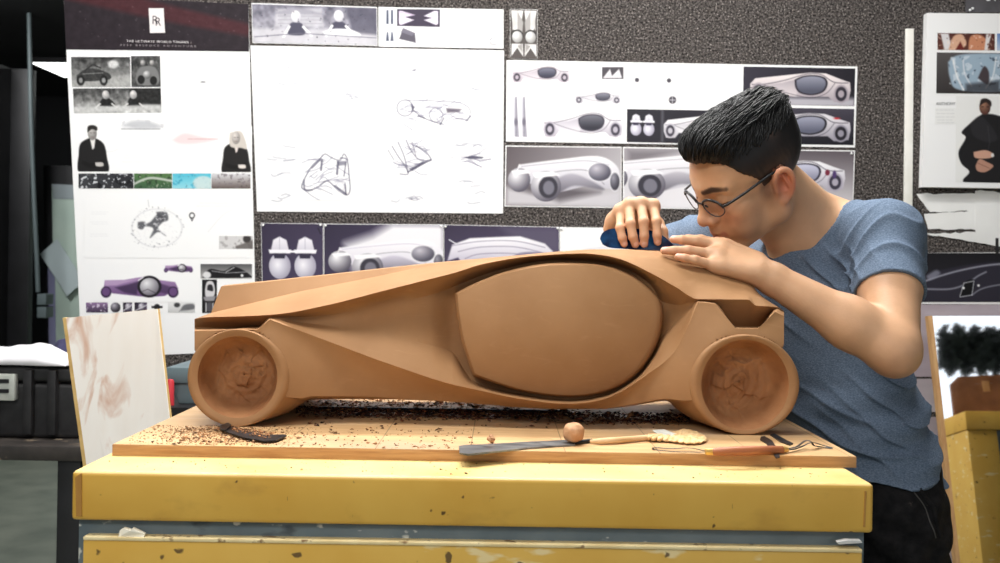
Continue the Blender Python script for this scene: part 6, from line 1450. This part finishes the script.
def strand(pts, r0, shade):
    global nv
    Vv, Ff = tube_geo([Vector(p) for p in pts], [r0*(1-.15*abs(i/(len(pts)-1)-.3)) if i < len(pts)*.6 else r0*max(.12, 1-(i/(len(pts)-1)-.55)/.5) for i in range(len(pts))], 4, True)
    SV.extend(Vv); SF.extend([tuple(i+nv for i in f) for f in Ff]); nv += len(Vv); SC.extend([shade]*len(Vv))
NSt, KS = 3600, 10
sel = np.where((q[:, 2] > .084-.10*np.clip(q[:, 1]-.05, -.1, .05)*0) & (q[:, 2] > .082) & (q[:, 1] > -.085))[0]
p0 = Vh[rh.choice(sel, NSt)]; l0 = hl(p0); ln = rh.uniform(.032, .060, NSt); path = [p0]; cur = p0
for k_ in range(KS-1):
    lq = hl(cur); side = np.sign(lq[:, 0])*np.clip((np.abs(lq[:, 0])-.03)/.03, 0, 1)
    flow = np.stack([-.55*side*(lq[:, 2] < .115)+rh.normal(0, .06, NSt)+.10, -1+0*side, .75*np.abs(side)*(lq[:, 2] < .12)+.5*(lq[:, 1] > .07)], 1)
    flow /= np.linalg.norm(flow, axis=1)[:, None]
    cur = project(cur+(flow@HM.T)*HS*(ln/KS)[:, None], cap, 2); path.append(cur)
path = np.array(path); e_ = .002
gn = np.stack([cap.ev(path.reshape(-1, 3)+np.eye(3)[i]*e_)-cap.ev(path.reshape(-1, 3)-np.eye(3)[i]*e_) for i in range(3)], 1); gn /= np.linalg.norm(gn, axis=1)[:, None]+1e-9; gn = gn.reshape(path.shape)
topw = np.clip((l0[:, 2]-.085)/.03, 0, 1); lift = rh.uniform(.001, .0075, NSt)*(.25+.75*topw); crown = np.exp(-((l0[:, 1]+.052)/.026)**2)*topw
for i in range(NSt):
    t = np.linspace(0, 1, KS); hgt = -.0012+lift[i]*(np.sin(t*2.2)*.9+.45*t)+crown[i]*.009*t**1.4*rh.random()
    w_ = .0011*np.sin(t*7+i)
    pts = path[:, i]+gn[:, i]*hgt[:, None]+np.outer(w_, HM[:, 0])
    strand(pts, rh.uniform(.0008, .0017), rh.choice([.5, .8, 1.0, 1.3, 1.9]))
o = link_mesh('hair_strands', SV, SF, M_hair, hr, True); setcol(o, np.array(SC)[:, None]*np.array([15, 15, 16.0])[None])

# ---------------------------------------------------------------- eyeglasses
gl = bpy.data.objects.new('eyeglasses', None); COL.objects.link(gl); gl.parent = person; gl.matrix_parent_inverse = person.matrix_world.inverted(); gl.location = hw((0, .105, .02)); bpy.context.view_layer.update()
M_frame = mat('black_frame', rgb(18, 16, 18), rough=.3); M_rim = mat('gunmetal_rim', rgb(92, 84, 84), rough=.3, metal=.6)
M_lens = bpy.data.materials.new('clear_lens'); M_lens.use_nodes = True; nt = M_lens.node_tree; nt.nodes.clear()
ou = nt.nodes.new('ShaderNodeOutputMaterial'); mxs = nt.nodes.new('ShaderNodeMixShader'); tp = nt.nodes.new('ShaderNodeBsdfTransparent'); gs = nt.nodes.new('ShaderNodeBsdfGlossy'); gs.inputs['Roughness'].default_value = .05
mxs.inputs[0].default_value = .07; nt.links.new(tp.outputs[0], mxs.inputs[1]); nt.links.new(gs.outputs[0], mxs.inputs[2]); nt.links.new(mxs.outputs[0], ou.inputs[0])
for s in (-1, 1):
    loop = [(s*(.0345+.0245*math.cos(a)*(1+.06*math.cos(2*a))), .1115-.010*((.0345+.0245*math.cos(a))/.06)**2-.0035*math.sin(a)*0, .0185+.0172*math.sin(a)*(1-.05*math.sin(a))) for a in np.linspace(0, 2*math.pi, 41)]
    topl = [hw(p) for p in loop]
    tube('rim', [Vector(p) for p in topl], .0011, M_rim, gl, 8)
    tube('brow_bar', [Vector(p) for p in topl[1:20]], .0024, M_frame, gl, 8)
    cen = hw((s*.0345, .1115-.010*(.0345/.06)**2, .0165)); Vl = [Vector(cen)]+[Vector(p) for p in topl[:-1]]
    link_mesh('lens', Vl, [(0, i+1, (i+1) % 40+1) for i in range(40)], M_lens, gl)
    tube('temple_arm', [Vector(hw(p)) for p in ((s*.0585, .1010, .0230), (s*.0665, .0960, .0260), (s*.0725, .060, .0280), (s*.0775, .010, .0320), (s*.0815, -.010, .0335), (s*.0815, -.026, .020), (s*.079, -.034, .0))], .0023, M_frame, gl, 8)
    tube('nose_pad', [Vector(hw(p)) for p in ((s*.0105, .1085, .018), (s*.0095, .1045, .012))], .0016, M_rim, gl, 6)
tube('bridge', [Vector(hw(p)) for p in ((-.0105, .1108, .0215), (-.004, .1135, .0245), (.004, .1135, .0245), (.0105, .1108, .0215))], .0014, M_frame, gl, 8)

# ---------------------------------------------------------------- blue kidney scraper under the right hand
scr_pts = catmull([(600, 238.5), (603, 232.5), (610, 229), (622, 228.4), (640, 229), (655, 231.5), (664, 236.5), (672, 243.5), (675, 247.5), (668, 250.2), (655, 250.3), (640, 249.7), (625, 248.9), (610, 247.6), (602, 244)], 6)[:-1]
def Ys(x): return 1.6665+.00008*(x-640)
V0 = [P(x, y, Ys(x)) for x, y in scr_pts]; V1 = [v+Vector((0, .0035, 0)) for v in V0]; n = len(V0)
sc_ = link_mesh('kidney_scraper', V0+V1, [tuple(range(n)), tuple(range(2*n-1, n-1, -1))]+[(i, n+i, n+(i+1) % n, (i+1) % n) for i in range(n)], None)
M_blue = mat('blue_steel', rgb(14, 34, 74), rgb(30, 92, 148), 30.0, rough=.18, metal=.35, lo=.42, hi=.66)
sc_.data.materials.append(M_blue); bm = bmesh.new(); bm.from_mesh(sc_.data); bmesh.ops.recalc_face_normals(bm, faces=bm.faces); bm.to_mesh(sc_.data); bm.free()
tag(sc_, 'dark blue steel kidney scraper held on edge under the raised hand on the car roof', 'scraper')
# ------------------------------------------------------------------ lights and look
def area(name, loc, rot, sx, sy, power, col=(1, 1, 1)):
    l = bpy.data.lights.new(name, 'AREA'); l.shape = 'RECTANGLE'; l.size = sx; l.size_y = sy; l.energy = power; l.color = col
    o = bpy.data.objects.new(name, l); COL.objects.link(o); o.location = loc; o.rotation_euler = rot; return o
area('ceiling_lamp', (-.35, 1.15, 2.55), (0, 0, 0), 1.2, .5, 45, (1, .99, .97))
area('ceiling_lamp', (.5, 2.0, 2.55), (0, 0, 0), 1.2, .4, 18, (1, .99, .97))
area('ceiling_lamp', (-1.0, -.6, 2.55), (math.radians(22), 0, 0), 1.6, .8, 72, (1, .98, .95))
area('ceiling_lamp', (-2.9, 4.6, 2.55), (math.radians(18), 0, 0), .6, .6, 80)  # added fill without a fixture, brightens the notice board and far floor
area('added_wall_fill', (-.35, 2.18, 2.55), (math.radians(-24), 0, 0), 2.6, .2, 86, (1, .99, .97))  # added light without a fixture, lifts the carpet wall and pinned sheets
w = bpy.data.worlds.new('world'); S.world = w; w.use_nodes = True
w.node_tree.nodes['Background'].inputs['Color'].default_value = (.9, .95, 1, 1); w.node_tree.nodes['Background'].inputs['Strength'].default_value = .40
nt = w.node_tree; bgn = nt.nodes['Background']; tc = nt.nodes.new('ShaderNodeTexCoord'); sp = nt.nodes.new('ShaderNodeSeparateXYZ'); nt.links.new(tc.outputs['Generated'], sp.inputs['Vector'])
def band(sock, a, b, c, d):      # daylight from the window side of the studio
    m1 = nt.nodes.new('ShaderNodeMapRange'); m1.interpolation_type = 'SMOOTHSTEP'; m1.inputs['From Min'].default_value = a; m1.inputs['From Max'].default_value = b
    m2 = nt.nodes.new('ShaderNodeMapRange'); m2.interpolation_type = 'SMOOTHSTEP'; m2.inputs['From Min'].default_value = c; m2.inputs['From Max'].default_value = d; m2.inputs['To Min'].default_value = 1; m2.inputs['To Max'].default_value = 0
    nt.links.new(sock, m1.inputs['Value']); nt.links.new(sock, m2.inputs['Value']); mm = nt.nodes.new('ShaderNodeMath'); mm.operation = 'MULTIPLY'
    nt.links.new(m1.outputs[0], mm.inputs[0]); nt.links.new(m2.outputs[0], mm.inputs[1]); return mm.outputs[0]
k1 = band(sp.outputs['X'], .12, .22, .75, .85); k2 = band(sp.outputs['Z'], .06, .08, .30, .34); k3 = band(sp.outputs['Y'], -1.2, -1.1, -.6, -.5)
q1 = nt.nodes.new('ShaderNodeMath'); q1.operation = 'MULTIPLY'; nt.links.new(k1, q1.inputs[0]); nt.links.new(k2, q1.inputs[1])
q2 = nt.nodes.new('ShaderNodeMath'); q2.operation = 'MULTIPLY'; nt.links.new(q1.outputs[0], q2.inputs[0]); nt.links.new(k3, q2.inputs[1])
q3 = nt.nodes.new('ShaderNodeMath'); q3.operation = 'MULTIPLY_ADD'; nt.links.new(q2.outputs[0], q3.inputs[0]); q3.inputs[1].default_value = 1.9; q3.inputs[2].default_value = .38
nt.links.new(q3.outputs[0], bgn.inputs['Strength'])
S.view_settings.view_transform = 'Standard'; S.view_settings.look = 'None'; S.view_settings.gamma = 1.0; S.view_settings.use_curve_mapping = False
S.view_settings.exposure = -0.55
S.cycles.max_bounces = 6; S.cycles.use_denoising = True
